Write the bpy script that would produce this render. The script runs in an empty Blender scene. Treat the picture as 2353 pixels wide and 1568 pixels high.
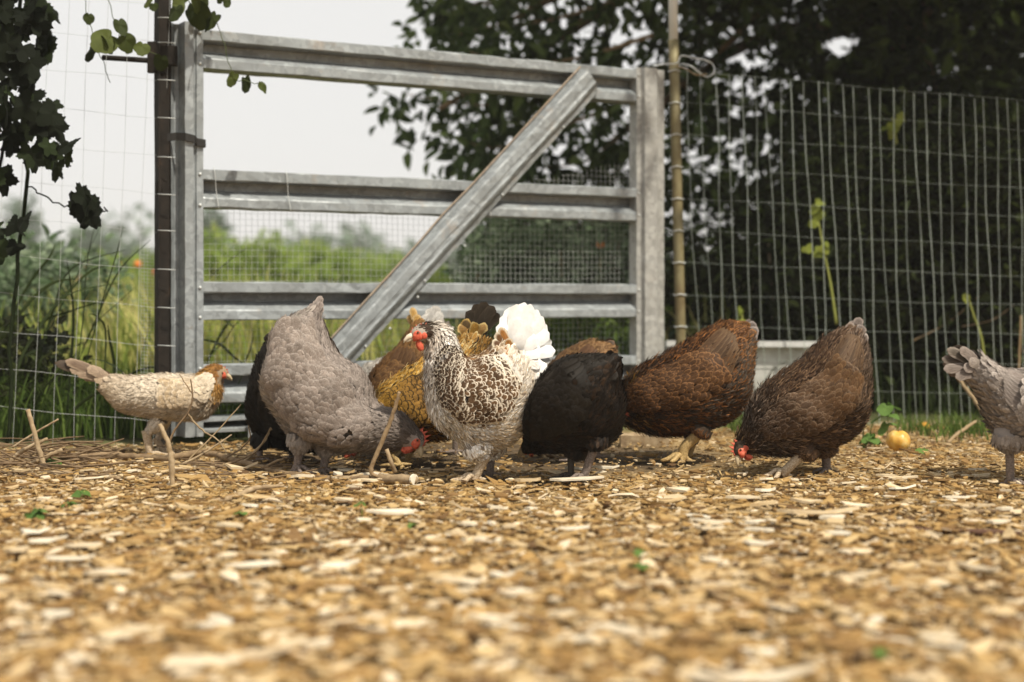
import bpy, math, random
import numpy as np
from mathutils import Vector, Matrix

random.seed(7)
rng = np.random.default_rng(11)
sc = bpy.context.scene
col = sc.collection
R = math.radians

# ------------------------------------------------------------------ camera, light, exposure
F = 1422.2            # 50 mm on a 36 mm sensor, in pixels of a 1024 wide picture
CAMZ = 0.45
cam_d = bpy.data.cameras.new('camera')
cam_d.lens = 50.0
cam_d.sensor_width = 36.0
cam_d.shift_y = -0.0400
cam_d.clip_start = 0.05
cam_d.clip_end = 2000
cam_d.dof.use_dof = True
cam_d.dof.focus_distance = 3.68
cam_d.dof.aperture_fstop = 1.9
cam = bpy.data.objects.new('camera', cam_d)
cam.location = (0, 0, CAMZ)
cam.rotation_euler = (R(90), 0, 0)
col.objects.link(cam)
sc.camera = cam

SUN_DIR = Vector((0.38, -0.42, 0.82)).normalized()      # towards the sun
world = bpy.data.worlds.new('World')
sc.world = world
world.use_nodes = True
wn = world.node_tree
for n in list(wn.nodes):
    wn.nodes.remove(n)
sky = wn.nodes.new('ShaderNodeTexSky')
sky.sky_type = 'NISHITA'
sky.sun_disc = False
sky.sun_elevation = math.asin(SUN_DIR.z)
sky.sun_rotation = math.atan2(SUN_DIR.x, SUN_DIR.y)
sky.dust_density = 4.0
sky.air_density = 1.0
mixw = wn.nodes.new('ShaderNodeMix')
mixw.data_type = 'RGBA'
mixw.inputs[0].default_value = 0.93                      # thin bright overcast over the clear sky
mixw.inputs[7].default_value = (7.9, 7.8, 7.6, 1)
bg = wn.nodes.new('ShaderNodeBackground')
bg.inputs['Strength'].default_value = 0.1
wo = wn.nodes.new('ShaderNodeOutputWorld')
wn.links.new(sky.outputs[0], mixw.inputs[6])
wn.links.new(mixw.outputs[2], bg.inputs['Color'])
wn.links.new(bg.outputs[0], wo.inputs[0])

sun_d = bpy.data.lights.new('sun', 'SUN')
sun_d.energy = 4.6
sun_d.angle = R(1.2)
sun_d.color = (1.0, 0.93, 0.80)
sun = bpy.data.objects.new('sun', sun_d)
sun.rotation_euler = (-SUN_DIR).to_track_quat('-Z', 'Y').to_euler()
sun.location = (3, -3, 9)
col.objects.link(sun)

sc.view_settings.view_transform = 'Standard'
sc.view_settings.look = 'None'
sc.view_settings.exposure = 0.22
sc.view_settings.gamma = 1.0
sc.view_settings.use_curve_mapping = False
sc.render.engine = 'CYCLES'
sc.cycles.use_denoising = True
sc.cycles.max_bounces = 6
sc.cycles.diffuse_bounces = 3
sc.cycles.glossy_bounces = 2
sc.cycles.transmission_bounces = 3
sc.cycles.caustics_reflective = False
sc.cycles.caustics_refractive = False

# ------------------------------------------------------------------ helpers
S = 1024 / 2353.0


def at(px, py, Y):
    """a point of the photograph (2353 px wide measure) at distance Y, in metres"""
    return np.array([(px * S - 512) * Y / F, Y, CAMZ - (py * S - 300) * Y / F])


def tag(o, label=None, cat=None, group=None, kind=None):
    if label: o['label'] = label
    if cat: o['category'] = cat
    if group: o['group'] = group
    if kind: o['kind'] = kind
    return o


def empty(name, loc=(0, 0, 0)):
    o = bpy.data.objects.new(name, None)
    o.empty_display_size = 0.05
    o.location = tuple(float(c) for c in loc)
    col.objects.link(o)
    return o


def origin_of(parent):
    t = np.zeros(3)
    while parent is not None:
        t = t + np.array(parent.location)
        parent = parent.parent
    return t


def np_mesh(name, V, faces, mat, parent=None, uv=None, cols=None, smooth=True):
    """faces: list of (n,k) int arrays. V world coordinates."""
    V = np.asarray(V, dtype=np.float64)
    off = origin_of(parent)
    me = bpy.data.meshes.new(name)
    nv = len(V)
    me.vertices.add(nv)
    me.vertices.foreach_set('co', (V - off).astype(np.float32).ravel())
    faces = [np.asarray(f, dtype=np.int32) for f in faces if len(f)]
    loops = np.concatenate([f.ravel() for f in faces])
    tot = np.concatenate([np.full(len(f), f.shape[1], dtype=np.int32) for f in faces])
    start = np.concatenate([[0], np.cumsum(tot)[:-1]]).astype(np.int32)
    me.loops.add(len(loops))
    me.loops.foreach_set('vertex_index', loops)
    me.polygons.add(len(tot))
    me.polygons.foreach_set('loop_start', start)
    me.polygons.foreach_set('loop_total', tot)
    me.polygons.foreach_set('use_smooth', np.full(len(tot), smooth, dtype=bool))
    if uv is not None:
        ul = me.uv_layers.new(name='UVMap')
        ul.data.foreach_set('uv', np.asarray(uv, dtype=np.float32)[loops].ravel())
    if cols:
        for k, c in cols.items():
            a = me.attributes.new(k, 'FLOAT_COLOR', 'POINT')
            a.data.foreach_set('color', np.asarray(c, dtype=np.float32).ravel())
    me.update(calc_edges=True)
    me.validate()
    if mat: me.materials.append(mat)
    o = bpy.data.objects.new(name, me)
    col.objects.link(o)
    if parent is not None: o.parent = parent
    return o


class MB:
    """collects pieces of ONE mesh"""
    def __init__(s): s.v, s.f, s.n = [], {}, 0

    def add(s, V, F):
        V = np.asarray(V, dtype=float).reshape(-1, 3)
        for f in F: s.f.setdefault(len(f), []).append([i + s.n for i in f])
        s.v.append(V); s.n += len(V)
        return s

    def prism(s, prof, o0, ax, bx, lx, l0, l1, steps=1, wob=0.0):
        """closed profile prof [(a,b)] in axes ax,bx, pushed along lx from l0 to l1"""
        prof = np.asarray(prof, float); k = len(prof)
        rings = []
        for i in range(steps + 1):
            t = l0 + (l1 - l0) * i / steps
            w = np.zeros((k, 2)) if wob == 0 else rng.normal(0, wob, (k, 2))
            p = prof + w
            rings.append(o0 + p[:, :1] * ax + p[:, 1:] * bx + t * lx)
        V = np.concatenate(rings)
        Fc = []
        for i in range(steps):
            for j in range(k):
                j2 = (j + 1) % k
                Fc.append([i * k + j, i * k + j2, (i + 1) * k + j2, (i + 1) * k + j])
        Fc.append(list(range(k))[::-1]); Fc.append([steps * k + j for j in range(k)])
        return s.add(V, Fc)

    def box(s, c, ax, bx, cx):
        c, ax, bx, cx = map(lambda q: np.asarray(q, float), (c, ax, bx, cx))
        V = [c + i * ax + j * bx + k * cx for i in (-1, 1) for j in (-1, 1) for k in (-1, 1)]
        return s.add(V, [[0, 1, 3, 2], [4, 6, 7, 5], [0, 4, 5, 1], [2, 3, 7, 6], [0, 2, 6, 4], [1, 5, 7, 3]])

    def tube(s, pts, rad, seg=7, cap=True, squash=None):
        P = np.asarray(pts, float); n = len(P)
        rad = np.full(n, rad) if np.isscalar(rad) else np.asarray(rad, float)
        T = np.gradient(P, axis=0); T /= np.linalg.norm(T, axis=1)[:, None] + 1e-12
        ref = np.array([0, 0, 1.]) if abs(T[0][2]) < .9 else np.array([1., 0, 0])
        u = np.cross(T[0], ref); u /= np.linalg.norm(u)
        rings = []
        for i in range(n):
            u = u - T[i] * np.dot(u, T[i]); u /= np.linalg.norm(u) + 1e-12
            w = np.cross(T[i], u)
            a = np.arange(seg) * 2 * math.pi / seg
            rings.append(P[i] + rad[i] * (np.cos(a)[:, None] * u + np.sin(a)[:, None] * w))
        Fc = []
        for i in range(n - 1):
            for j in range(seg):
                j2 = (j + 1) % seg
                Fc.append([i * seg + j, i * seg + j2, (i + 1) * seg + j2, (i + 1) * seg + j])
        if cap:
            Fc.append(list(range(seg))[::-1]); Fc.append([(n - 1) * seg + j for j in range(seg)])
        return s.add(np.concatenate(rings), Fc)

    def ball(s, c, ax, bx, cx, nu=12, nv=8):
        c, ax, bx, cx = map(lambda q: np.asarray(q, float), (c, ax, bx, cx))
        V = [c + cx]
        for i in range(1, nv):
            t = math.pi * i / nv
            for j in range(nu):
                p = 2 * math.pi * j / nu
                V.append(c + math.sin(t) * (math.cos(p) * ax + math.sin(p) * bx) + math.cos(t) * cx)
        V.append(c - cx)
        Fc = []
        for j in range(nu): Fc.append([0, 1 + j, 1 + (j + 1) % nu])
        for i in range(nv - 2):
            for j in range(nu):
                a = 1 + i * nu + j; b = 1 + i * nu + (j + 1) % nu
                Fc.append([a, a + nu, b + nu, b])
        e = len(V) - 1; b0 = 1 + (nv - 2) * nu
        for j in range(nu): Fc.append([e, b0 + (j + 1) % nu, b0 + j])
        return s.add(V, Fc)

    def build(s, name, mat, parent=None, smooth=False):
        return np_mesh(name, np.concatenate(s.v), [np.array(f) for f in s.f.values()], mat, parent, smooth=smooth)


def catmull(A, t):
    A = np.asarray(A, float); n = len(A)
    t = np.clip(np.asarray(t, float), 0, n - 1 - 1e-6)
    i = np.floor(t).astype(int); x = (t - i)[:, None]
    g = lambda k: A[np.clip(k, 0, n - 1)]
    p0, p1, p2, p3 = g(i - 1), g(i), g(i + 1), g(i + 2)
    return .5 * (2 * p1 + (p2 - p0) * x + (2 * p0 - 5 * p1 + 4 * p2 - p3) * x * x + (3 * p1 - p0 - 3 * p2 + p3) * x ** 3)


def unit(a):
    a = np.asarray(a, float)
    return a / (np.linalg.norm(a, axis=-1, keepdims=True) + 1e-12)


def in_poly(poly, P):
    poly = np.asarray(poly, float); x, y = P[:, 0], P[:, 1]
    r = np.zeros(len(P), bool); j = len(poly) - 1
    for i in range(len(poly)):
        xi, yi = poly[i]; xj, yj = poly[j]
        c = ((yi > y) != (yj > y)) & (x < (xj - xi) * (y - yi) / (yj - yi + 1e-12) + xi)
        r ^= c; j = i
    return r


def sample_poly(poly, n):
    poly = np.asarray(poly, float)
    lo, hi = poly.min(0), poly.max(0)
    out = []
    while sum(map(len, out)) < n:
        P = rng.uniform(lo, hi, (n * 2, 2)); out.append(P[in_poly(poly, P)])
    return np.concatenate(out)[:n]


# ------------------------------------------------------------------ materials
def mat(name, base, rough=.7, metal=0., spec=.3):
    m = bpy.data.materials.new(name); m.use_nodes = True
    b = m.node_tree.nodes['Principled BSDF']
    b.inputs['Base Color'].default_value = (*base, 1)
    b.inputs['Roughness'].default_value = rough
    b.inputs['Metallic'].default_value = metal
    b.inputs['Specular IOR Level'].default_value = spec
    return m


def nodes(m): return m.node_tree.nodes, m.node_tree.links, m.node_tree.nodes['Principled BSDF']


def noise(m, scale, detail=4, coord='Object', stretch=None, rough=.6):
    N, Lk, b = nodes(m)
    tc = N.new('ShaderNodeTexCoord'); nz = N.new('ShaderNodeTexNoise')
    nz.inputs['Scale'].default_value = scale; nz.inputs['Detail'].default_value = detail
    nz.inputs['Roughness'].default_value = rough
    if stretch:
        mp = N.new('ShaderNodeMapping'); mp.inputs['Scale'].default_value = stretch
        Lk.new(tc.outputs[coord], mp.inputs[0]); Lk.new(mp.outputs[0], nz.inputs['Vector'])
    else: Lk.new(tc.outputs[coord], nz.inputs['Vector'])
    return nz


def ramp(m, src, stops):
    N, Lk, b = nodes(m)
    r = N.new('ShaderNodeValToRGB')
    while len(r.color_ramp.elements) < len(stops): r.color_ramp.elements.new(.5)
    for e, (p, c) in zip(r.color_ramp.elements, stops):
        e.position = p; e.color = (*c, 1)
    Lk.new(src, r.inputs[0])
    return r


def mixc(m, fac, a, b_, mode='MIX'):
    N, Lk, b = nodes(m)
    x = N.new('ShaderNodeMix'); x.data_type = 'RGBA'; x.blend_type = mode
    for sock, v in ((x.inputs[0], fac), (x.inputs[6], a), (x.inputs[7], b_)):
        if hasattr(v, 'is_linked') or hasattr(v, 'links'): Lk.new(v, sock)
        elif isinstance(v, (int, float)): sock.default_value = v
        else: sock.default_value = (*v, 1)
    return x.outputs[2]


def bump(m, src, strength=.4, dist=.005):
    N, Lk, b = nodes(m)
    bp = N.new('ShaderNodeBump'); bp.inputs['Strength'].default_value = strength; bp.inputs['Distance'].default_value = dist
    Lk.new(src, bp.inputs['Height']); Lk.new(bp.outputs[0], b.inputs['Normal'])


def island(m):
    N, Lk, b = nodes(m)
    return N.new('ShaderNodeNewGeometry').outputs['Random Per Island']


def leaf_mat(name, stops, rough=.55, trans=.35, islands=True):
    m = mat(name, stops[0][1], rough + .12, 0, .12)
    N, Lk, b = nodes(m)
    if islands: src = island(m)
    else: src = N.new('ShaderNodeObjectInfo').outputs['Random']
    r = ramp(m, src, stops)
    nz = noise(m, 3.0, 3)
    c = mixc(m, .5, r.outputs[0], ramp(m, nz.outputs[0], [(.3, (.55, .6, .5)), (.7, (1.0, 1.0, .9))]).outputs[0], 'MULTIPLY')
    Lk.new(c, b.inputs['Base Color'])
    tr = N.new('ShaderNodeBsdfTranslucent'); Lk.new(c, tr.inputs[0])
    ms = N.new('ShaderNodeMixShader'); ms.inputs[0].default_value = trans
    out = N['Material Output']
    Lk.new(b.outputs[0], ms.inputs[1]); Lk.new(tr.outputs[0], ms.inputs[2]); Lk.new(ms.outputs[0], out.inputs[0])
    return m


# soil / chip bed of the yard, grassy soil beyond the fences
M_ground = mat('yard_soil', (.2, .13, .06), .9)
N, Lk, b = nodes(M_ground)
n1 = noise(M_ground, 55, 6); n2 = noise(M_ground, 2.2, 4)
vor = N.new('ShaderNodeTexVoronoi'); vor.inputs['Scale'].default_value = 70
tcg = N.new('ShaderNodeTexCoord'); mpg = N.new('ShaderNodeMapping'); mpg.inputs['Scale'].default_value = (.55, 1, 1)
Lk.new(tcg.outputs['Object'], mpg.inputs[0]); Lk.new(mpg.outputs[0], vor.inputs['Vector'])
sepc = N.new('ShaderNodeSeparateColor'); Lk.new(vor.outputs['Color'], sepc.inputs[0])
chipc = ramp(M_ground, sepc.outputs[0], [(0, (.13, .08, .034)), (.35, (.27, .17, .066)), (.7, (.38, .26, .11)), (1, (.52, .40, .23))])
yard = mixc(M_ground, .35, chipc.outputs[0], ramp(M_ground, n1.outputs[0], [(.35, (.15, .10, .045)), (.65, (.36, .25, .115))]).outputs[0])
field = ramp(M_ground, n2.outputs[0], [(.3, (.05, .065, .02)), (.7, (.13, .13, .045))]).outputs[0]
sx = N.new('ShaderNodeSeparateXYZ'); Lk.new(tcg.outputs['Object'], sx.inputs[0])
ma = N.new('ShaderNodeMath'); ma.operation = 'MULTIPLY_ADD'; ma.inputs[1].default_value = -.3; Lk.new(sx.outputs[0], ma.inputs[0]); Lk.new(sx.outputs[1], ma.inputs[2])
mr = N.new('ShaderNodeMapRange'); mr.inputs[1].default_value = 4.72; mr.inputs[2].default_value = 5.0
Lk.new(ma.outputs[0], mr.inputs[0])
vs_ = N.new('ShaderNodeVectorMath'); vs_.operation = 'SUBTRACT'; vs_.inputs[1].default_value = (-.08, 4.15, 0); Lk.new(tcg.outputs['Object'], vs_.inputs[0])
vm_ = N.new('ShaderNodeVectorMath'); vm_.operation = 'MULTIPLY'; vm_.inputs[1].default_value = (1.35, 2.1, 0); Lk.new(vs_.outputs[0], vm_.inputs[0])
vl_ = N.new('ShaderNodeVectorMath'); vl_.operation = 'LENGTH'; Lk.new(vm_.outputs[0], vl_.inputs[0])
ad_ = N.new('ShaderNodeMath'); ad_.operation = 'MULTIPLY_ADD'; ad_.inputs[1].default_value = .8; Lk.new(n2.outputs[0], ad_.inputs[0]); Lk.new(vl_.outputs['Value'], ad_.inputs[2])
hen_shade = N.new('ShaderNodeMapRange'); hen_shade.inputs[1].default_value = 1.15; hen_shade.inputs[2].default_value = 1.5; hen_shade.inputs[3].default_value = 1; hen_shade.inputs[4].default_value = 0; Lk.new(ad_.outputs[0], hen_shade.inputs[0])
soil = ramp(M_ground, n1.outputs[0], [(.35, (.045, .030, .016)), (.65, (.15, .10, .05))])      # darker soil colour, with the hens' cast shade painted in behind them
yard = mixc(M_ground, hen_shade.outputs[0], yard, soil.outputs[0])
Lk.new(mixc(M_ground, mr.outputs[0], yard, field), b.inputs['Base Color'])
bump(M_ground, vor.outputs['Distance'], .8, .01)

M_chip = mat('wood_chips', (.4, .27, .12), .75)
N, Lk, b = nodes(M_chip)
cr_ = ramp(M_chip, island(M_chip), [(0, (.10, .055, .023)), (.07, (.20, .115, .042)), (.25, (.305, .182, .060)), (.45, (.385, .243, .086)), (.66, (.45, .315, .14)), (.85, (.56, .43, .25)), (1, (.71, .61, .45))])
gr = noise(M_chip, 60, 4, stretch=(.4, .4, 1))
Lk.new(mixc(M_chip, .8, cr_.outputs[0], ramp(M_chip, gr.outputs[0], [(.32, (.55, .48, .40)), (.62, (1.05, 1.03, 1.0))]).outputs[0], 'MULTIPLY'), b.inputs['Base Color'])
bump(M_chip, gr.outputs[0], .4, .002)

M_palechip = mat('pale_split_wood', (.6, .52, .38), .7)
N, Lk, b = nodes(M_palechip)
gr = noise(M_palechip, 40, 5, stretch=(.25, 1.6, 1))
oi = N.new('ShaderNodeObjectInfo')
tint = ramp(M_palechip, oi.outputs['Random'], [(0, (.50, .37, .2)), (.5, (.64, .54, .38)), (1, (.72, .66, .53))])
Lk.new(mixc(M_palechip, .8, tint.outputs[0], ramp(M_palechip, gr.outputs[0], [(.3, (.6, .52, .42)), (.6, (1, 1, 1))]).outputs[0], 'MULTIPLY'), b.inputs['Base Color'])
bump(M_palechip, gr.outputs[0], .5, .003)

M_bark = mat('bark', (.25, .18, .11), .85)
N, Lk, b = nodes(M_bark)
gr = noise(M_bark, 45, 5)
oi = N.new('ShaderNodeObjectInfo')
tint = ramp(M_bark, oi.outputs['Random'], [(0, (.16, .105, .06)), (.5, (.30, .21, .12)), (1, (.40, .31, .2))])
Lk.new(mixc(M_bark, .85, tint.outputs[0], ramp(M_bark, gr.outputs[0], [(.3, (.45, .4, .35)), (.65, (1.1, 1.1, 1.05))]).outputs[0], 'MULTIPLY'), b.inputs['Base Color'])
bump(M_bark, gr.outputs[0], .6, .004)

M_stripped = mat('stripped_branch', (.5, .38, .22), .75)
N, Lk, b = nodes(M_stripped)
gr = noise(M_stripped, 40, 5)
Lk.new(ramp(M_stripped, gr.outputs[0], [(.3, (.16, .105, .06)), (.5, (.32, .23, .13)), (.75, (.48, .38, .25))]).outputs[0], b.inputs['Base Color'])
bump(M_stripped, gr.outputs[0], .5, .003)


def galv(name, tint=(1, 1, 1), rust=.5):
    m = mat(name, (.4, .41, .42), .5, .12, .5)
    N, Lk, b = nodes(m)
    tc = N.new('ShaderNodeTexCoord'); v = N.new('ShaderNodeTexVoronoi'); v.inputs['Scale'].default_value = 55
    nz = N.new('ShaderNodeTexNoise'); nz.inputs['Scale'].default_value = 25; nz.inputs['Detail'].default_value = 3
    Lk.new(tc.outputs['Object'], nz.inputs['Vector'])
    vm = N.new('ShaderNodeVectorMath'); vm.operation = 'MULTIPLY_ADD'; vm.inputs[1].default_value = (.05, .05, .05)
    Lk.new(nz.outputs['Color'], vm.inputs[0]); Lk.new(tc.outputs['Object'], vm.inputs[2]); Lk.new(vm.outputs[0], v.inputs['Vector'])
    sp = N.new('ShaderNodeSeparateColor'); Lk.new(v.outputs['Color'], sp.inputs[0])
    t = np.array(tint)
    spang = ramp(m, sp.outputs[0], [(0, tuple(.25 * t)), (.5, tuple(.30 * t)), (1, tuple(.37 * t))])
    n2 = noise(m, 5, 6, rough=.7)
    dirt = ramp(m, n2.outputs[0], [(.34, (.62, .60, .57)), (.6, (1, 1, 1))])
    c = mixc(m, .55, spang.outputs[0], dirt.outputs[0], 'MULTIPLY')
    n3 = noise(m, 8, 5, rough=.7)
    n3.inputs['Scale'].default_value = 6.5
    rs = ramp(m, n3.outputs[0], [(.60, (0, 0, 0)), (.72, (rust, rust, rust))])
    Lk.new(mixc(m, rs.outputs[0], c, (.36, .24, .13)), b.inputs['Base Color'])
    rr = ramp(m, sp.outputs[1], [(0, (.38, .38, .38)), (1, (.62, .62, .62))]); Lk.new(rr.outputs[0], b.inputs['Roughness'])
    bump(m, sp.outputs[0], .10, .002)
    return m


M_galv = galv('galvanised_steel', (.90, .97, 1.0), .3)
M_galv2 = galv('sun_toned_galvanised_steel', (1.10, 1.09, 1.03), .12)  # lighter, warmer copy: sunlight on the free stile put into the colour
M_wire = mat('galvanised_wire', (.55, .57, .56), .45, .2, .5)
M_wire2 = mat('dull_green_wire', (.36, .41, .36), .5, .1, .5)
M_meshwire = mat('hardware_cloth_wire', (.40, .41, .38), .5, .0, .5)
M_post = mat('dark_weathered_steel', (.045, .035, .026), .8, .0, .2)
N, Lk, b = nodes(M_post)
nz = noise(M_post, 18, 5)
Lk.new(ramp(M_post, nz.outputs[0], [(.35, (.012, .010, .008)), (.6, (.022, .017, .013)), (.78, (.06, .035, .02))]).outputs[0], b.inputs['Base Color'])
bump(M_post, nz.outputs[0], .4, .002)
M_rubber = mat('black_strap', (.02, .018, .016), .6)
M_pipe = mat('rusty_pipe', (.3, .24, .13), .6, .2, .4)
N, Lk, b = nodes(M_pipe)
nz = noise(M_pipe, 9, 6, stretch=(1, 1, .35), rough=.7); nz2 = noise(M_pipe, 30, 4)
cc = ramp(M_pipe, nz.outputs[0], [(.3, (.15, .10, .05)), (.5, (.21, .18, .09)), (.7, (.26, .24, .15))])
Lk.new(mixc(M_pipe, .4, cc.outputs[0], ramp(M_pipe, nz2.outputs[0], [(.35, (.5, .4, .3)), (.6, (1, 1, 1))]).outputs[0], 'MULTIPLY'), b.inputs['Base Color'])
bump(M_pipe, nz2.outputs[0], .3, .002)
M_pvc = mat('chalky_white_paint', (.62, .62, .60), .6)
M_board = mat('weathered_white_board', (.55, .54, .5), .8)
N, Lk, b = nodes(M_board)
nz = noise(M_board, 8, 5)
Lk.new(ramp(M_board, nz.outputs[0], [(.3, (.36, .35, .31)), (.6, (.58, .57, .53))]).outputs[0], b.inputs['Base Color'])

# plumage
M_feather = mat('feathers', (.5, .5, .5), .6, 0, .13)
N, Lk, b = nodes(M_feather)
at1 = N.new('ShaderNodeAttribute'); at1.attribute_name = 'col'
at2 = N.new('ShaderNodeAttribute'); at2.attribute_name = 'edge'
uvn = N.new('ShaderNodeUVMap'); sp = N.new('ShaderNodeSeparateXYZ'); Lk.new(uvn.outputs[0], sp.inputs[0])


def mth(m, op, *a):
    N, Lk, b = nodes(m)
    x = N.new('ShaderNodeMath'); x.operation = op
    for i, v in enumerate(a):
        if isinstance(v, (int, float)): x.inputs[i].default_value = v
        else: Lk.new(v, x.inputs[i])
    return x.outputs[0]


u_ = mth(M_feather, 'ABSOLUTE', mth(M_feather, 'MULTIPLY_ADD', sp.outputs[0], 2., -1.))
v_ = mth(M_feather, 'MAXIMUM', mth(M_feather, 'MULTIPLY_ADD', sp.outputs[1], 2., -1.), 0.)
d_ = mth(M_feather, 'SQRT', mth(M_feather, 'ADD', mth(M_feather, 'POWER', u_, 2.), mth(M_feather, 'POWER', v_, 2.)))
er = N.new('ShaderNodeMapRange'); er.interpolation_type = 'SMOOTHSTEP'
er.inputs[1].default_value = .62; er.inputs[2].default_value = .95; Lk.new(d_, er.inputs[0])
efac = mth(M_feather, 'MULTIPLY', er.outputs[0], at2.outputs['Alpha'])
cmix = mixc(M_feather, efac, at1.outputs['Color'], at2.outputs['Color'])
# barbs: fine streaks that run outwards from the shaft
isl = island(M_feather)
cmb = N.new('ShaderNodeCombineXYZ')
Lk.new(mth(M_feather, 'MULTIPLY', u_, 2.2), cmb.inputs[0])
Lk.new(mth(M_feather, 'MULTIPLY', mth(M_feather, 'SUBTRACT', sp.outputs[1], mth(M_feather, 'MULTIPLY', u_, .35)), 16.), cmb.inputs[1])
Lk.new(mth(M_feather, 'MULTIPLY', isl, 60.), cmb.inputs[2])
bn = N.new('ShaderNodeTexNoise'); bn.inputs['Scale'].default_value = 1.0; bn.inputs['Detail'].default_value = 2; Lk.new(cmb.outputs[0], bn.inputs['Vector'])
streak = ramp(M_feather, bn.outputs[0], [(.30, (.58, .56, .54)), (.64, (1.12, 1.12, 1.12))])
rv = ramp(M_feather, isl, [(0, (.70, .69, .68)), (1, (1.16, 1.16, 1.16))])
c1 = mixc(M_feather, 1.0, cmix, streak.outputs[0], 'MULTIPLY')
c2 = mixc(M_feather, 1.0, c1, rv.outputs[0], 'MULTIPLY')
Lk.new(c2, b.inputs['Base Color'])
b.inputs['Sheen Weight'].default_value = .0
bump(M_feather, bn.outputs[0], .35, .001)

M_under = mat('down_and_skin', (.2, .2, .2), .9)
N, Lk, b = nodes(M_under)
Lk.new(N.new('ShaderNodeObjectInfo').outputs['Color'], b.inputs['Base Color'])

M_red = mat('red_comb_skin', (.5, .09, .04), .6, 0, .3)
N, Lk, b = nodes(M_red)
nz = noise(M_red, 160, 4)
Lk.new(ramp(M_red, nz.outputs[0], [(.3, (.36, .045, .022)), (.55, (.58, .11, .055)), (.75, (.62, .22, .13))]).outputs[0], b.inputs['Base Color'])
bump(M_red, nz.outputs[0], .7, .002)
M_beak = mat('horn_beak', (.42, .33, .2), .45, 0, .4)
M_eye = mat('amber_eye', (.05, .02, .006), .12, 0, .6)


def leg_mat(name, a, b_):
    m = mat(name, a, .6); N, Lk, bb = nodes(m)
    tc = N.new('ShaderNodeTexCoord'); v = N.new('ShaderNodeTexVoronoi'); v.inputs['Scale'].default_value = 260
    Lk.new(tc.outputs['Object'], v.inputs['Vector'])
    Lk.new(ramp(m, v.outputs['Distance'], [(.1, a), (.7, b_)]).outputs[0], bb.inputs['Base Color'])
    bump(m, v.outputs['Distance'], .6, .0015)
    return m


M_leg_yellow = leg_mat('yellow_leg_scales', (.58, .42, .18), (.36, .24, .10))
M_leg_pale = leg_mat('pale_leg_scales', (.60, .50, .36), (.38, .28, .18))
M_leg_grey = leg_mat('slate_leg_scales', (.26, .20, .17), (.13, .10, .08))

# foliage
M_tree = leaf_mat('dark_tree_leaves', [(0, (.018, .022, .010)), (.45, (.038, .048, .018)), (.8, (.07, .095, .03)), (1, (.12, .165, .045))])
M_treelight = leaf_mat('sunlit_tree_leaves', [(0, (.03, .05, .018)), (.4, (.065, .10, .035)), (.8, (.12, .17, .06)), (1, (.19, .25, .08))], .5, .4)  # lit copy of the tree's leaves, sunlight put into the colour
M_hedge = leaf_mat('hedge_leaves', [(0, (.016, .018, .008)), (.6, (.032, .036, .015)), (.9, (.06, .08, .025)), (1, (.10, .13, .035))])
M_silver = leaf_mat('grey_green_leaves', [(0, (.08, .13, .06)), (.6, (.16, .22, .13)), (1, (.30, .36, .25))])
M_bright = leaf_mat('bright_weed_leaves', [(0, (.19, .28, .06)), (.6, (.31, .41, .09)), (1, (.45, .51, .16))], .6, .4)
M_far = leaf_mat('far_tree_leaves', [(0, (.08, .14, .09)), (.6, (.13, .20, .13)), (1, (.20, .28, .18))], .7, .3)
M_meadow = leaf_mat('meadow_blades', [(0, (.20, .27, .055)), (.3, (.33, .39, .09)), (.6, (.52, .51, .17)), (1, (.68, .59, .27))], .65, .4)
M_grass = leaf_mat('green_grass', [(0, (.05, .09, .02)), (.6, (.10, .16, .03)), (1, (.18, .25, .06))], .6, .35)
M_weedblade = leaf_mat('dark_grass_blades', [(0, (.022, .032, .012)), (.7, (.045, .065, .02)), (1, (.08, .10, .03))], .6, .25, islands=False)
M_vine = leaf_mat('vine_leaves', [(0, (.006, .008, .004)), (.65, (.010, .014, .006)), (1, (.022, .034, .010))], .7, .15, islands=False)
M_vine2 = leaf_mat('light_vine_leaves', [(0, (.022, .030, .009)), (.6, (.05, .065, .018)), (1, (.10, .12, .03))], .5, .35, islands=False)
M_sprout = leaf_mat('seedling_leaves', [(0, (.09, .17, .04)), (1, (.17, .27, .07))], .5, .3, islands=False)
M_shoot = leaf_mat('yellow_green_shoots', [(0, (.18, .22, .04)), (1, (.30, .32, .06))], .5, .3, islands=False)
M_stem = mat('green_stem', (.06, .08, .025), .7)
M_ystem = mat('yellow_green_stem', (.24, .26, .06), .6)
M_drystem = mat('dry_stem', (.28, .2, .11), .8)
M_flower = mat('orange_petals', (.75, .22, .04), .5)
M_pinkfl = mat('red_petals', (.65, .12, .10), .5)
M_fruit = mat('yellow_fruit_skin', (.75, .42, .06), .4, 0, .5)
N, Lk, b = nodes(M_fruit)
nz = noise(M_fruit, 35, 5)
Lk.new(ramp(M_fruit, nz.outputs[0], [(.32, (.42, .19, .03)), (.5, (.66, .37, .06)), (.7, (.74, .55, .22))]).outputs[0], b.inputs['Base Color'])
bump(M_fruit, nz.outputs[0], .3, .002)

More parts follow.
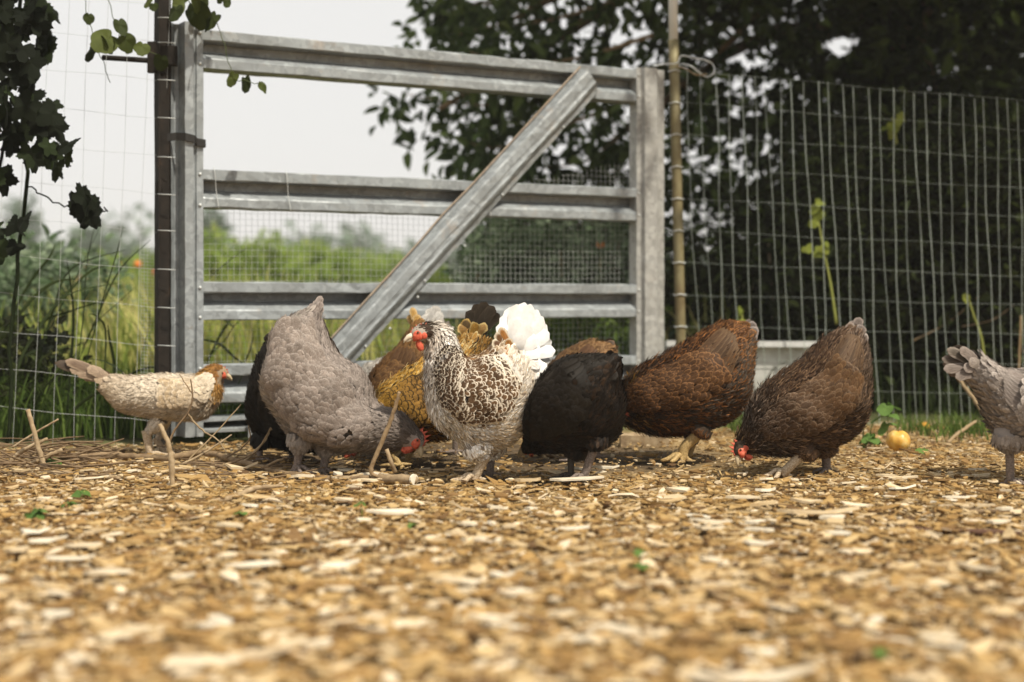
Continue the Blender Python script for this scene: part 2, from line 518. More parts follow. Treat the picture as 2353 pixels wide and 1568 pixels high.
# ------------------------------------------------------------------ ground
def ground():
    # fine grid near the camera (soft bumps), coarse sheet out to the horizon
    xs = np.concatenate([[-400, -200, -40, -12], np.linspace(-5, 5, 61), [12, 40, 200, 400]])
    ys = np.concatenate([[-60, -6], np.linspace(.3, 6.6, 64), [12, 40, 150, 300, 480]])
    X, Yg = np.meshgrid(xs, ys, indexing='ij')
    Z = .006 * np.sin(X * 3.1 + 1) * np.cos(Yg * 2.7) + .004 * np.sin(X * 7.3 + Yg * 5.1) - .012
    V = np.stack([X, Yg, Z], -1).reshape(-1, 3)
    a, c = len(xs), len(ys)
    I = np.arange(a * c).reshape(a, c)
    Fq = np.stack([I[:-1, :-1], I[1:, :-1], I[1:, 1:], I[:-1, 1:]], -1).reshape(-1, 4)
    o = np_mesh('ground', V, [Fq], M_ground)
    tag(o, 'bare yard soil under wood chips running out to the meadow', 'ground', kind='structure')


ground()


def chip_verts(n, C, L, W, T, yaw, tilt, roll):
    """n flat splinters; each a 6 sided slab of 12 points"""
    ang = np.array([0, 60, 120, 180, 240, 300]) * math.pi / 180
    base = np.stack([np.cos(ang), np.sin(ang)], -1)                  # (6,2)
    jit = 1 + rng.uniform(-.42, .34, (n, 6, 1))
    pts = base[None] * jit
    x = pts[..., 0] * L[:, None] * .5; y = pts[..., 1] * W[:, None] * .55
    top = np.stack([x, y, np.broadcast_to(T[:, None], x.shape) + rng.uniform(-.2, .2, x.shape) * T[:, None]], -1)
    bot = np.stack([x * 1.02, y * 1.05, np.zeros_like(x)], -1)
    bend = rng.normal(0, .10, (n, 1)) * (x / (L[:, None] * .5)) ** 2 * L[:, None] * .5
    top[..., 2] += bend; bot[..., 2] += bend
    V = np.concatenate([top, bot], 1)                                # n,12,3
    cx, sx_ = np.cos(tilt), np.sin(tilt); cr, sr = np.cos(roll), np.sin(roll); cy, sy = np.cos(yaw), np.sin(yaw)
    x, y, z = V[..., 0], V[..., 1], V[..., 2]
    y, z = y * cr[:, None] - z * sr[:, None], y * sr[:, None] + z * cr[:, None]
    x, z = x * cx[:, None] - z * sx_[:, None], x * sx_[:, None] + z * cx[:, None]
    x, y = x * cy[:, None] - y * sy[:, None], x * sy[:, None] + y * cy[:, None]
    return np.stack([x, y, z], -1) + C[:, None]


CHIP_F = [np.array([[0, 1, 2, 3, 4, 5]]), np.array([[i + 6, (i + 1) % 6 + 6, (i + 1) % 6, i] for i in range(6)])]


def chips():
    # scattered with a density that falls with distance, so that each patch of the picture is covered
    n = 92000
    n2 = 34000                                              # the last n2 are fine crumbs
    Yc = 1.15 * (5.15 / 1.15) ** rng.uniform(0, 1, n) ** .92
    Xc = rng.uniform(-.56, .56, n) * Yc
    keep = (Yc < 4.78 + .3 * np.clip(Xc, -2, 1.5) * .9) & ~((Yc > 3.70) & (Xc > -.75) & (Xc < .62) & (rng.uniform(0, 1, n) < .62))  # chips thinned behind the hens, where their shade is painted on the soil
    Xc, Yc = Xc[keep], Yc[keep]; n = len(Xc)
    near = np.clip((4.0 - Yc) / 2.5, 0, 1)
    L = np.exp(rng.normal(math.log(.0185), .5, n)) * (.85 + .75 * near)
    L = np.clip(L, .007, .085); fine = rng.uniform(0, 1, n) < n2 / 92000; L[fine] = rng.uniform(.003, .009, fine.sum())
    W = L * rng.uniform(.18, .64, n); W = np.minimum(W, .026)
    thin = rng.uniform(0, 1, n) < .10; L[thin] = rng.uniform(.022, .060, thin.sum()); W[thin] = rng.uniform(.0018, .0042, thin.sum())
    T = np.minimum(rng.uniform(.0012, .0045, n), L * .3)
    Z = -.010 + rng.uniform(0, 1, n) ** 1.3 * .020 + .006 * np.sin(Xc * 3.1 + 1) * np.cos(Yc * 2.7)
    V = chip_verts(n, np.stack([Xc, Yc, Z], -1), L, W, T, rng.uniform(0, 2 * math.pi, n), rng.normal(0, .13, n), rng.normal(0, .18, n))
    idx = (np.arange(n) * 12)[:, None, None]
    Fs = [(CHIP_F[0][None] + idx).reshape(-1, 6), (CHIP_F[1][None] + idx).reshape(-1, 4)]
    o = np_mesh('wood_chips', V.reshape(-1, 3), Fs, M_chip, smooth=False)
    tag(o, 'tan and brown wood chips covering the chicken yard', 'wood chips', kind='stuff')


chips()
# ------------------------------------------------------------------ the gate
GE = np.array([.8805, .4744, 0.]); GN = np.array([.4744, -.8805, 0.]); UP = np.array([0, 0, 1.])
G0 = np.array([-.98, 4.5, 0.])


def gate_uv(px, py, off=0.):
    d = np.array([(px * S - 512) / F, 1, -(py * S - 300) / F]); c = np.array([0, 0, CAMZ])
    p0 = G0 + GN * off
    t = np.dot(p0 - c, GN) / np.dot(d, GN)
    q = c + d * t - p0
    return np.dot(q, GE), q[2]


def gp(u, z, off): return G0 + GE * u + GN * off + UP * z


def rivet(parent, p, r=.0055, m=None):
    mb = MB(); mb.ball(p, GE * r, UP * r, GN * r * .7, 8, 6)
    return mb.build('rivet', m or M_wire, parent, smooth=True)


def gate():
    g = empty('gate', G0)
    tag(g, 'galvanised steel farm gate with five ribbed rails and a diagonal brace', 'gate')
    prof = [(.0, -.060), (.0, .010), (-.003, .015), (-.032, .015), (-.035, .011), (-.036, -.050), (-.062, -.052), (-.066, -.030), (-.088, .008), (-.093, .012), (-.119, .012), (-.122, .008), (-.122, -.060)]
    prof = [(d, z) for z, d in prof]
    UR = 1.640
    for zt in (1.304, .864, .508, .245, .035 + .045):
        mb = MB()
        sl = .0
        pr = prof if zt > .2 else [(d, z * .42) for d, z in prof]
        mb.prism(pr, gp(0, zt, 0), GN, UP, GE, -.012, UR, 24, .0009)
        mb.build('rail', M_galv, g)
    # hinge side stile: recess, bright web, groove, riveted flange
    pl = [(-.096, -.044), (-.096, -.012), (-.080, -.034), (-.068, -.030), (-.062, .026), (-.036, .028), (-.031, .012), (-.026, .010), (-.022, .017), (-.002, .017), (0, .012), (0, -.034)]
    mb = MB(); mb.prism(pl, gp(0, 0, 0), GE, GN, UP, .02, 1.322, 30, .0006); st = mb.build('stile', M_galv, g)
    pr = [(UR - .012, -.034), (UR - .012, .016), (UR + .006, .018), (UR + .012, .036), (UR + .066, .036), (UR + .086, .010), (UR + .116, .008), (UR + .118, -.034)]
    mb = MB(); mb.prism(pr, gp(0, 0, 0), GE, GN, UP, .02, 1.31, 30, .0006); mb.build('stile', M_galv2, g)
    for py in (78, 153, 424, 500, 702, 775, 900, 985):
        u, z = gate_uv(477 * .9412, py * .9412, .02); rivet(g, gp(-.012, z, .0185))
    for zt in (1.304, .864, .508, .245):
        for dz in (.02, .10): rivet(g, gp(UR - .003, zt - dz, .019), .0045)
    # brace
    u1, z1 = gate_uv(1362, 180, .05); u0, z0 = gate_uv(742, 862, .05)
    A = np.array([u1 - u0, z1 - z0]); ln = np.linalg.norm(A); A /= ln
    ax = GE * A[0] + UP * A[1]; wx = GE * A[1] - UP * A[0]          # wx points to the lower right
    bp = [(-.056, .018), (-.056, .024), (-.046, .026), (-.036, .052), (-.030, .055), (-.004, .055), (.0, .051), (.010, .051), (.016, .054), (.024, .050), (.040, .028), (.056, .025), (.056, .018)]
    mb = MB(); mb.prism(bp, gp(u0, z0, 0), wx, GN, ax, 0, ln, 40, .0009)
    br = mb.build('brace', M_galv, g)
    # the brace's upper left lip is rusty and buckled
    mb = MB(); P = []
    for i in range(41):
        t = i / 40; k = .004 + .010 * math.exp(-((t - .47) / .07) ** 2)
        P.append(gp(u0, z0, .031) + ax * ln * t - wx * (.057 + k * .5))
    mb.tube(P, .0038, 5); mb.build('lip', galv('rusty_edge', (.95, .75, .55), 1.0), br, smooth=True)
    for (px, py) in ((1020, 725), (952, 802), (1135, 600)):
        u, z = gate_uv(px * .9412, py * .9412, .03); rivet(g, gp(u, z, .029), .0045)
    for t in (.12, .33, .62, .86):
        q = gp(u0, z0, .030) + ax * ln * t + wx * .048; rivet(g, q, .0045)
    # corner plate at the foot
    mb = MB(); q = gp(.16, .03, .0)
    mb.prism([(-.02, -.02), (.10, -.02), (.13, .03), (.03, .075), (-.02, .04)], q, GE, UP, GN, .028, .034); mb.build('corner_plate', M_galv, g)
    rivet(g, gp(.205, .055, .035), .005)
    # rubber strap round the hinge stile
    mb = MB(); z = gate_uv(430, 322, .03)[1]
    pts = [gp(-.115, z + .008, .0), gp(-.085, z + .012, .012), gp(-.064, z + .010, .033), gp(-.034, z + .004, .034), gp(-.026, z - .004, .026), gp(.002, z - .006, .022), gp(.006, z - .006, -.02)]
    for i in range(len(pts) - 1):
        a, c = pts[i], pts[i + 1]; m = (a + c) / 2
        mb.box(m, (c - a) / 2, UP * .012, unit(np.cross(c - a, UP)) * .003)
    mb.build('strap', M_rubber, g)
    # wire ties over the second rail
    for px in (487, 652, 1112):
        u, z = gate_uv(px, 430, .0)
        P = [gp(u + .002 * i, .87 - .135 * i / 8, .02 + .004 * math.sin(i)) for i in range(9)]
        mb = MB(); mb.tube(P, .0012, 4); mb.build('wire_tie', M_wire, g, smooth=True)
    # hardware cloth behind the rails
    mb = MB(); pitch = .020; r = .00052
    nu, nz = int(UR / pitch), int(.93 / pitch)
    def grid_pt(u, z): return gp(u, z, -.066 - .004 * math.sin(u * 5) * math.cos(z * 4) + .0)
    for i in range(nu + 1):
        u = i * pitch
        P = [grid_pt(u + .003 * math.sin(zz * 3), zz) for zz in np.linspace(.03, .76 + .20 * (u / UR) ** 1.5 + .01 * math.sin(u * 9), 6)]
        mb.tube(P, r, 3, cap=False)
    for k in range(nz + 1):
        z = .03 + k * pitch
        ulo = 0 if z < .76 else UR * ((z - .76) / .20) ** (1 / 1.5)
        if ulo > UR - .03: continue
        P = [grid_pt(uu, z + .004 * math.sin(uu * 4)) for uu in np.linspace(ulo, UR, 12)]
        mb.tube(P, r, 3, cap=False)
    o = mb.build('wire_mesh', M_meshwire, g); o['kind'] = 'stuff'
    return g


gate()


def gate_post():
    p0 = G0 + GE * -.122
    t = empty('gate_post', (p0[0], p0[1], 0)); tag(t, 'dark weathered steel post the gate hangs on with a hinge arm', 'post')
    mb = MB(); q = np.array([p0[0], p0[1], 0])
    mb.prism([(-.022, -.03), (-.022, .022), (-.016, .022), (-.014, .006), (.016, .004), (.020, .010), (.020, -.03)], q, GE, GN, UP, -.03, 2.15, 20, .0007)
    mb.build('post_shaft', M_post, t)
    c = at(361, 132, 4.44)
    mb = MB(); mb.box(c, np.array([.028, 0, 0]), np.array([0, .012, 0]), UP * .048)
    mb.box(c + np.array([.03, 0, .005]), np.array([.03, 0, 0]), np.array([0, .018, 0]), UP * .03)
    mb.build('hinge_bracket', M_post, t)
    a, b_ = at(236, 132, 4.44), at(358, 140, 4.44)
    mb = MB(); mb.tube([a - np.array([.002, 0, 0]), a, (a + b_) / 2, b_], [.006, .0085, .0085, .0085], 10); mb.build('hinge_pin', M_post, t, smooth=True)
    mb = MB(); c = at(366, 430, 4.43); mb.ball(c, np.array([.01, 0, 0]), np.array([0, .012, 0]), UP * .03, 10, 8); mb.build('knob', M_post, t, smooth=True)
    for py in (40, 97, 183, 270, 360, 446, 529, 618, 706, 793):
        a, b_ = at(362, py, 4.405), at(403, py + 2, 4.405)
        mb = MB(); mb.tube([a, (a + b_) / 2 + np.array([0, -.006, 0]), b_], .0013, 4); mb.build('wire_tie', M_wire, t, smooth=True)


gate_post()


def wire(parent, name, pts, r, m):
    mb = MB(); mb.tube(pts, r, 4, cap=False); return mb.build(name, m, parent, smooth=True)


def left_fence():
    t = empty('wire_fence', at(180, 1010, 4.42) * np.array([1, 1, 0])); tag(t, 'welded wire fence beside the dark gate post, grass behind it', 'fence')
    def pt(px, py): return at(px, py, 4.36 + .08 * px / 372.)
    for k, y in enumerate(np.arange(97 - 87 * 2, 990, 87.3)):
        P = []
        for px in np.linspace(-260, 374, 9):
            P.append(pt(px, y - 36 + 36 * px / 372. + 2.2 * math.sin(px * .02 + k * 2)))
        wire(t, 'horizontal_wire', P, .0005, M_wire)
    for i, x in enumerate(np.arange(-236, 365, 46.2)):
        P = [pt(x + (y - 700) * -.035 + 2.0 * math.sin(y * .01 + i), y) for y in np.linspace(-80, 1032 + 6 * math.sin(i), 9)]
        wire(t, 'vertical_wire', P, .0006, M_wire)
    # strip of fine mesh that laps past the post
    mb = MB()
    for x in np.arange(318, 364, 7.5): mb.tube([pt(x, 570) + [0, .03, 0], pt(x, 930) + [0, .03, 0]], .0006, 3, cap=False)
    for y in np.arange(570, 930, 8.0): mb.tube([pt(318, y - 2) + [0, .03, 0], pt(364, y + 1) + [0, .03, 0]], .0006, 3, cap=False)
    o = mb.build('fine_mesh_strip', M_meshwire, t); o['kind'] = 'stuff'


left_fence()


def right_fence():
    t = empty('wire_fence', at(1950, 985, 5.3) * np.array([1, 1, 0])); tag(t, 'tall welded wire fence running along the dark hedge', 'fence')
    Yf = lambda px: 5.36 - .16 * (px - 1560) / 793.
    def fy(y, px):
        q = (px - 1590) / 763.
        return y + q * ((232 + (y - 164) * .915) - y)
    hs = np.arange(164, 985, 73.3)
    for k, y in enumerate(hs):
        P = [at(px, fy(y, px) + 2.0 * math.sin(px * .013 + k * 1.7), Yf(px)) for px in np.linspace(1538, 2640, 14)]
        wire(t, 'horizontal_wire', P, .0004, M_wire2)
    x = 1578.; i = 0
    while x < 2600:
        ph = random.uniform(0, 6); top = fy(164, x) + random.uniform(-4, 6)
        P = [at(x + (y - 164) * .045 * (1 - (x - 1578) / 2600.) + 4.5 * math.sin(y * .006 + ph) + 1.5 * math.sin(y * .021 + ph * 3), y, Yf(x)) for y in np.linspace(top, 985 + random.uniform(-6, 8), 10)]
        wire(t, 'vertical_wire', P, random.uniform(.0009, .0016), M_wire2)
        x += max(22., 31.5 - (x - 1578) * .0085) + random.uniform(-1.5, 1.5)


right_fence()


def pipe_post():
    p = at(1566, 690, 5.34)
    t = empty('fence_pipe', (p[0], p[1], 0)); tag(t, 'rusty yellowish pipe standing between the gate and the hedge fence', 'post')
    P = [at(1548 + (y - 100) * .024, y, 5.34) for y in np.linspace(92, 950, 10)]
    mb = MB(); mb.tube(P, .0195, 14); mb.build('pipe', M_pipe, t, smooth=True)
    P = [at(1546, -260, 5.34), at(1546, -60, 5.34), at(1547.5, 92, 5.34)]
    mb = MB(); mb.tube(P, .0175, 14); mb.build('sleeve', M_pvc, t, smooth=True)
    for y in np.arange(164, 940, 73.3):
        c = at(1548 + (y - 100) * .024, y, 5.34)
        mb = MB()
        mb.tube([c + np.array([.0235 * math.cos(a), .0235 * math.sin(a), .002 * math.sin(a * 3)]) for a in np.linspace(0, 2 * math.pi, 17)], .0022, 5)
        mb.build('wire_tie', M_wire, t, smooth=True)
    # loop of wire and chain that latches the gate
    t2 = empty('wire_loop', at(1560, 150, 5.30)); tag(t2, 'bent wire latch loop hanging beside the top of the rusty pipe', 'wire')
    pts = [(1500, 152), (1530, 147), (1556, 145), (1566, 128), (1590, 132), (1620, 138), (1636, 146), (1642, 160), (1636, 172), (1622, 176), (1606, 166), (1588, 152), (1568, 146)]
    A = np.array([at(x, y, 5.30 - .01 * (i % 3)) for i, (x, y) in enumerate(pts)])
    mb = MB(); mb.tube(catmull(A, np.linspace(0, len(A) - 1, 50)), .0028, 6); mb.build('wire_strand', M_wire, t2, smooth=True)
    A = np.array([at(x, y, 5.29) for x, y in [(1556, 152), (1580, 160), (1600, 172), (1625, 170)]])
    mb = MB(); mb.tube(catmull(A, np.linspace(0, 3, 14)), .0022, 6); mb.build('wire_strand', M_drystem, t2, smooth=True)


pipe_post()


def raised_bed():
    Y = 5.62
    c = at(1815, 860, Y); t = empty('raised_bed', (c[0], Y, 0)); tag(t, 'low white planter box with a pale top bar behind the wire fence', 'planter')
    a, b_ = at(1530, 789, Y), at(1890, 791, Y)
    mb = MB(); mb.box((a + b_) / 2, (b_ - a) / 2, np.array([0, .02, 0]), UP * .011); mb.build('top_bar', M_pvc, t)
    zt = at(0, 797, Y)[2]
    x0, x1 = at(1545, 0, Y)[0], at(1890, 0, Y)[0]
    n = 3
    for k in range(n):
        z0 = zt * k / n + .002; z1 = zt * (k + 1) / n - .002
        mb = MB(); mb.box([(x0 + x1) / 2, Y + .03, (z0 + z1) / 2], [(x1 - x0) / 2, 0, 0], [0, .012, 0], [0, 0, (z1 - z0) / 2]); mb.build('plank', M_board, t)
    for x in (x0, x1):
        mb = MB(); mb.box([x, Y + .30, zt / 2], [.012, 0, 0], [0, .255, 0], [0, 0, zt / 2]); mb.build('side_panel', M_board, t)
    mb = MB(); mb.box([(x0 + x1) / 2, Y + .57, zt / 2], [(x1 - x0) / 2, 0, 0], [0, .012, 0], [0, 0, zt / 2]); mb.build('back_panel', M_board, t)


raised_bed()


# ------------------------------------------------------------------ foliage
def leaf_mesh(name, P, D, Nn, L, W, m, parent=None, fold=.18):
    n = len(P); Sd = unit(np.cross(D, Nn)); Nn = np.cross(Sd, D)
    L = L[:, None]; W = W[:, None]
    up = Nn * W * fold
    v = np.stack([P, P + D * L * .30 + Sd * W * .46 + up, P + D * L * .68 + Sd * W * .36 + up * .8 - Nn * L * .05,
                  P + D * L - Nn * L * .14, P + D * L * .68 - Sd * W * .36 + up * .8 - Nn * L * .05, P + D * L * .30 - Sd * W * .46 + up], 1)
    i = (np.arange(n) * 6)[:, None]
    Fq = np.concatenate([i + np.array([[0, 1, 2, 3]]), i + np.array([[0, 3, 4, 5]])])
    return np_mesh(name, v.reshape(-1, 3), [Fq], m, parent, smooth=False)


def cloud(centres, sig, per, droop=.5, flat=1.0):
    """leaves gathered into clumps: positions, directions, normals"""
    C = np.asarray(centres, float); k = len(C)
    sg = np.broadcast_to(np.asarray(sig, float), (k,)) if not np.isscalar(sig) else np.full(k, sig)
    idx = np.repeat(np.arange(k), per)
    off = rng.normal(0, 1, (len(idx), 3)); off /= np.maximum(1, np.linalg.norm(off, axis=1)[:, None] / 1.8)
    P = C[idx] + off * sg[idx][:, None] * np.array([1, 1, flat])
    D = unit(rng.normal(0, 1, P.shape) * np.array([1, 1, .6]) + unit(off) * .5 + np.array([0, 0, -droop]))
    Nn = unit(rng.normal(0, .7, P.shape) + np.array([0, 0, .8]))
    return P, D, Nn


def big_tree():
    t = empty('tree', (2.35, 8.6, 0)); tag(t, 'big dark leafy tree overhanging the gate and the wire fence', 'tree')
    mb = MB()
    base = np.array([2.35, 8.6, -.05])
    mb.tube([base, base + [.03, 0, .8], base + [-.04, .05, 1.7], base + [.05, 0, 2.9], base + [0, .1, 4.4]], [.21, .17, .15, .12, .06], 12)
    limbs = []
    for (px, py, Y) in [(1150, 60, 7.4), (1010, 250, 7.2), (1400, 330, 7.8), (1650, 120, 7.5), (1330, -350, 7.6), (1900, -500, 7.8), (2350, -300, 7.6), (2150, 200, 7.3), (1100, -700, 8.2), (2500, 300, 7.5)]:
        a = base + np.array([0, 0, random.uniform(1.5, 2.9)]); e = at(px, py, Y); m = (a + e) / 2 + np.array([0, 0, .25])
        A = catmull(np.array([a, m, e]), np.linspace(0, 2, 12)); A[1:-1] += rng.normal(0, .02, (10, 3))
        mb.tube(A, np.linspace(.07, .012, 12), 7); limbs.append(A)
    mb.build('trunk', M_bark, t, smooth=True)
    # the hanging crown: an uneven outline, thin on the left, dense to the right
    edge = [(945, -60), (960, 70), (905, 110), (960, 150), (850, 205), (905, 245), (955, 300), (1020, 360), (1090, 385), (1180, 395), (1230, 330), (1260, 320), (1320, 420), (1400, 430), (1475, 390), (1530, 560), (1630, 470), (1700, 560), (2640, 560), (2760, -60)]
    C2 = sample_poly(edge, 600)
    C = np.array([at(x, y, rng.uniform(6.9, 9.4)) for x, y in C2])
    dens = np.clip((C2[:, 0] - 900) / 900., 0.10, 1)
    keep = rng.uniform(0, 1, len(C)) < np.clip((C2[:, 0] - 1110) / 900., 0.01, 1) ** .8
    keep &= ~((np.hypot(C2[:, 0] - 1285, (C2[:, 1] - 370) * .8) < 85))
    C = C[keep]
    # clumps out along the limbs of the left spray, so that leaves hang from twigs
    tw = MB()
    spray = [[(1520, -40), (1290, 40), (1130, 60), (1020, 90)], [(1500, 80), (1340, 130), (1190, 150), (1080, 120)], [(1470, 160), (1240, 230), (1080, 240), (930, 215)], [(1450, 230), (1260, 300), (1140, 340), (1060, 320)],
             [(1500, 250), (1380, 350), (1300, 380), (1180, 385)], [(1340, -80), (1170, 0), (1060, 10), (1000, 40)]]
    extra = []
    for sp_ in spray:
        Yb = random.uniform(6.9, 7.6)
        A = catmull(np.array([at(x, y, Yb) for x, y in sp_]), np.linspace(0, 3, 14)); tw.tube(A, np.linspace(.012, .003, 14), 5)
        for q in A[2:]: extra += [q + rng.normal(0, .05, 3), q + rng.normal(0, .07, 3) - [0, 0, .05]]
    tw.build('twigs', M_bark, t, smooth=True)
    P1, D1, N1 = cloud(np.array(extra), .085, 13, .75)
    cx2 = C2[keep][:, 0]
    den = rng.uniform(0, 1, len(C)) < np.interp(cx2, [1000, 1700, 2100], [.66, .80, 1.0])
    P2, D2, N2 = cloud(C[den], .115, 40, .6)
    # upper crown above the picture, which shades what hangs below
    hi = sample_poly([(900, -60), (1000, -900), (1500, -1500), (2400, -1600), (2900, -900), (2800, -40)], 560)
    C3 = np.array([at(x, y, rng.uniform(4.8 if x > 1900 else 6.4, 9.4)) for x, y in hi])
    P3, D3, N3 = cloud(C3, .22, 38, .3)
    up_ = (300 - (P3[:, 2] - CAMZ) * F / P3[:, 1]) < -55
    P3, D3, N3 = P3[up_], D3[up_], N3[up_]
    k1 = rng.uniform(0, 1, len(P2)) < np.interp(P2[:, 0] / P2[:, 1], [.10, .22], [.55, 0])
    Pl, Dl, Nl = np.concatenate([P1, P2[k1]]), np.concatenate([D1, D2[k1]]), np.concatenate([N1, N2[k1]]); Ll = rng.uniform(.06, .115, len(Pl))
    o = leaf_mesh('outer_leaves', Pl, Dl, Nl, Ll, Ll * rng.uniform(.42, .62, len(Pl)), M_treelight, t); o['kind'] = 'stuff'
    P2, D2, N2 = P2[~k1], D2[~k1], N2[~k1]
    qx = (512 + P2[:, 0] * F / P2[:, 1]) / S; qy = (300 - (P2[:, 2] - CAMZ) * F / P2[:, 1]) / S
    gap = np.zeros(len(P2), bool)
    for gx, gy, ga, gb in [(1592, 515, 46, 60), (1935, 92, 42, 34), (1905, 290, 40, 15), (1965, 260, 22, 12), (1815, 392, 16, 20), (1545, 480, 12, 50), (1640, 180, 14, 22), (1760, 330, 15, 12), (2230, 205, 22, 10), (1690, 395, 14, 9), (1500, 330, 18, 26), (1420, 60, 24, 34), (1310, 110, 22, 30), (1210, 95, 18, 26)]:
        gap |= ((qx - gx) / ga + .25 * np.sin(qy * .13)) ** 2 + ((qy - gy) / gb + .25 * np.sin(qx * .11)) ** 2 < 1
    P2, D2, N2 = P2[~gap], D2[~gap], N2[~gap]
    P = np.concatenate([P2, P3]); D = np.concatenate([D2, D3]); Nn = np.concatenate([N2, N3])
    L = rng.uniform(.065, .12, len(P)); L[len(P2):] *= 1.5; W = L * rng.uniform(.42, .62, len(P))
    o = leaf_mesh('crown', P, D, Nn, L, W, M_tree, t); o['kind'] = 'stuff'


big_tree()


def shrub(label, poly, Y0, Y1, k, sig, per, lmin, lmax, m, seed_stems=6, droop=.2, group=None, base_px=None, name='shrub'):
    C2 = sample_poly(poly, k)
    C = np.array([at(x, y, rng.uniform(Y0, Y1)) for x, y in C2]); C[:, 2] = np.maximum(C[:, 2], .04)
    cx = C.mean(0)
    t = empty(name, (cx[0], cx[1], 0)); tag(t, label, name if name != 'shrub' else 'shrub', group)
    P, D, Nn = cloud(C, sig, per, droop)
    P[:, 2] = np.maximum(P[:, 2], .01)
    L = rng.uniform(lmin, lmax, len(P)); W = L * rng.uniform(.4, .65, len(P))
    o = leaf_mesh('foliage', P, D, Nn, L, W, m, t); o['kind'] = 'stuff'
    for q in C[rng.permutation(len(C))[:seed_stems]]:
        mb = MB(); a = np.array([cx[0] + (q[0] - cx[0]) * .6, cx[1] + (q[1] - cx[1]) * .6, -.02])
        mb.tube(catmull(np.array([a, (a + q) / 2 + rng.normal(0, .05, 3) * [1, 1, 0], q]), np.linspace(0, 2, 8)), np.linspace(.012, .004, 8), 5)
        mb.build('stem', M_bark, t, smooth=True)
    return t


# hedge in the tree's shade behind the fence
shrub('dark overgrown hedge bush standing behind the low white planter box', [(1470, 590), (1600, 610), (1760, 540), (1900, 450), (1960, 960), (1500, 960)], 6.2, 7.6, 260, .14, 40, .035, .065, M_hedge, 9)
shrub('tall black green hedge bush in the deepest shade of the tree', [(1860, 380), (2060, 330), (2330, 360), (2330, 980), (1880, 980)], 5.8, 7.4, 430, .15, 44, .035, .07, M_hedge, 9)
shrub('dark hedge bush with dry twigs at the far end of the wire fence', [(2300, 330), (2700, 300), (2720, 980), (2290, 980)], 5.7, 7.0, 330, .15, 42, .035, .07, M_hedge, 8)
# back growth far behind it, to close the view
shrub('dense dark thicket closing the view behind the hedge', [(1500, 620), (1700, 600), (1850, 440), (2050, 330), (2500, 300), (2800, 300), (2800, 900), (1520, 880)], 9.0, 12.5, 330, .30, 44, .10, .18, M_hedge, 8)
# grey green shrubs seen through the mesh of the gate
shrub('grey green feathery shrub seen through the mesh right of the brace', [(1080, 560), (1130, 520), (1190, 520), (1240, 560), (1270, 740), (1080, 780)], 6.4, 7.2, 100, .075, 34, .03, .06, M_silver, 8, -.3)
shrub('pale silvery shrub with an orange bloom beside the free gate stile', [(1255, 545), (1330, 530), (1420, 520), (1470, 530), (1490, 780), (1250, 790)], 6.3, 7.4, 130, .08, 34, .03, .06, M_silver, 8, -.3)
shrub('dark bush with ragged top behind the grey green shrubs', [(1130, 520), (1200, 500), (1300, 500), (1480, 430), (1500, 760), (1150, 770)], 7.6, 8.8, 190, .13, 36, .05, .085, M_hedge, 8)
shrub('low green weeds behind the mesh of the free end of the gate', [(1040, 760), (1480, 700), (1500, 900), (1040, 900)], 5.7, 6.4, 150, .06, 26, .03, .055, M_grass, 6, -.4)


shrub('dull green bush behind the left end of the wire fence, grass in front', [(-60, 600), (60, 575), (190, 600), (235, 660), (220, 800), (-80, 830)], 6.0, 7.2, 120, .09, 30, .035, .07, M_silver, 6, -.2)
shrub('dark low weed bush hugging the foot of the wire fence at the left edge', [(-80, 800), (60, 780), (130, 840), (180, 960), (-80, 980)], 4.75, 5.3, 90, .06, 26, .03, .05, M_hedge, 6, -.2)


def row_of_weeds():
    # tall sunlit weeds in the meadow: each a plant of its own
    spec = [(478, 540, 13., 'bushy bright weed rising beside the hinge stile of the gate'), (545, 575, 15., 'low bright bush just right of the hinge side bush in the meadow'),
            (618, 545, 14., 'pointed bright bush, tallest near the middle of the left gate panel'), (668, 585, 16., 'small rounded bright bush right of the pointed one'),
            (725, 565, 17., 'leafy bright bush halfway along the view under the second rail'), (790, 590, 15., 'broad bright bush left of where the brace crosses the view'),
            (850, 588, 18., 'bright bush touching the brace from the left above the third rail'), (915, 592, 19., 'farthest small bright bush right behind the brace'),
            (275, 620, 12., 'pale green weed bush behind the wire fence left of the post'), (340, 600, 14., 'bright weed bush with orange flowers close to the dark post'),
            (985, 640, 12., 'bright weed bush low behind the right side of the brace')]
    for (px, py, Y, lab) in spec:
        top = at(px, py, Y)[2]; x = at(px, 0, Y)[0]; h = top; w = 34 * S * Y / F
        t = empty('weed_bush', (x, Y, 0)); tag(t, lab, 'bush', 'bright weed bushes in the meadow')
        n = 60; zz = rng.uniform(.05, 1, n) ** .8 * h
        C = np.stack([x + rng.normal(0, 1, n) * w * (1.05 - .75 * zz / h), Y + rng.normal(0, w, n), zz * rng.uniform(.85, 1, n)], -1)
        P, D, Nn = cloud(C, .09, 26, -.5); P[:, 2] = np.maximum(P[:, 2], .02)
        L = rng.uniform(.06, .12, len(P))
        o = leaf_mesh('foliage', P, D, Nn, L, L * .45, M_bright, t); o['kind'] = 'stuff'
        for j in range(5):
            mb = MB(); e = C[j * 3]; mb.tube([[x + (e[0] - x) * .3, Y, -.02], (np.array([x, Y, 0]) + e) / 2 + [0.02, 0, 0], e], [.01, .008, .004], 5)
            mb.build('stem', M_stem, t, smooth=True)


row_of_weeds()


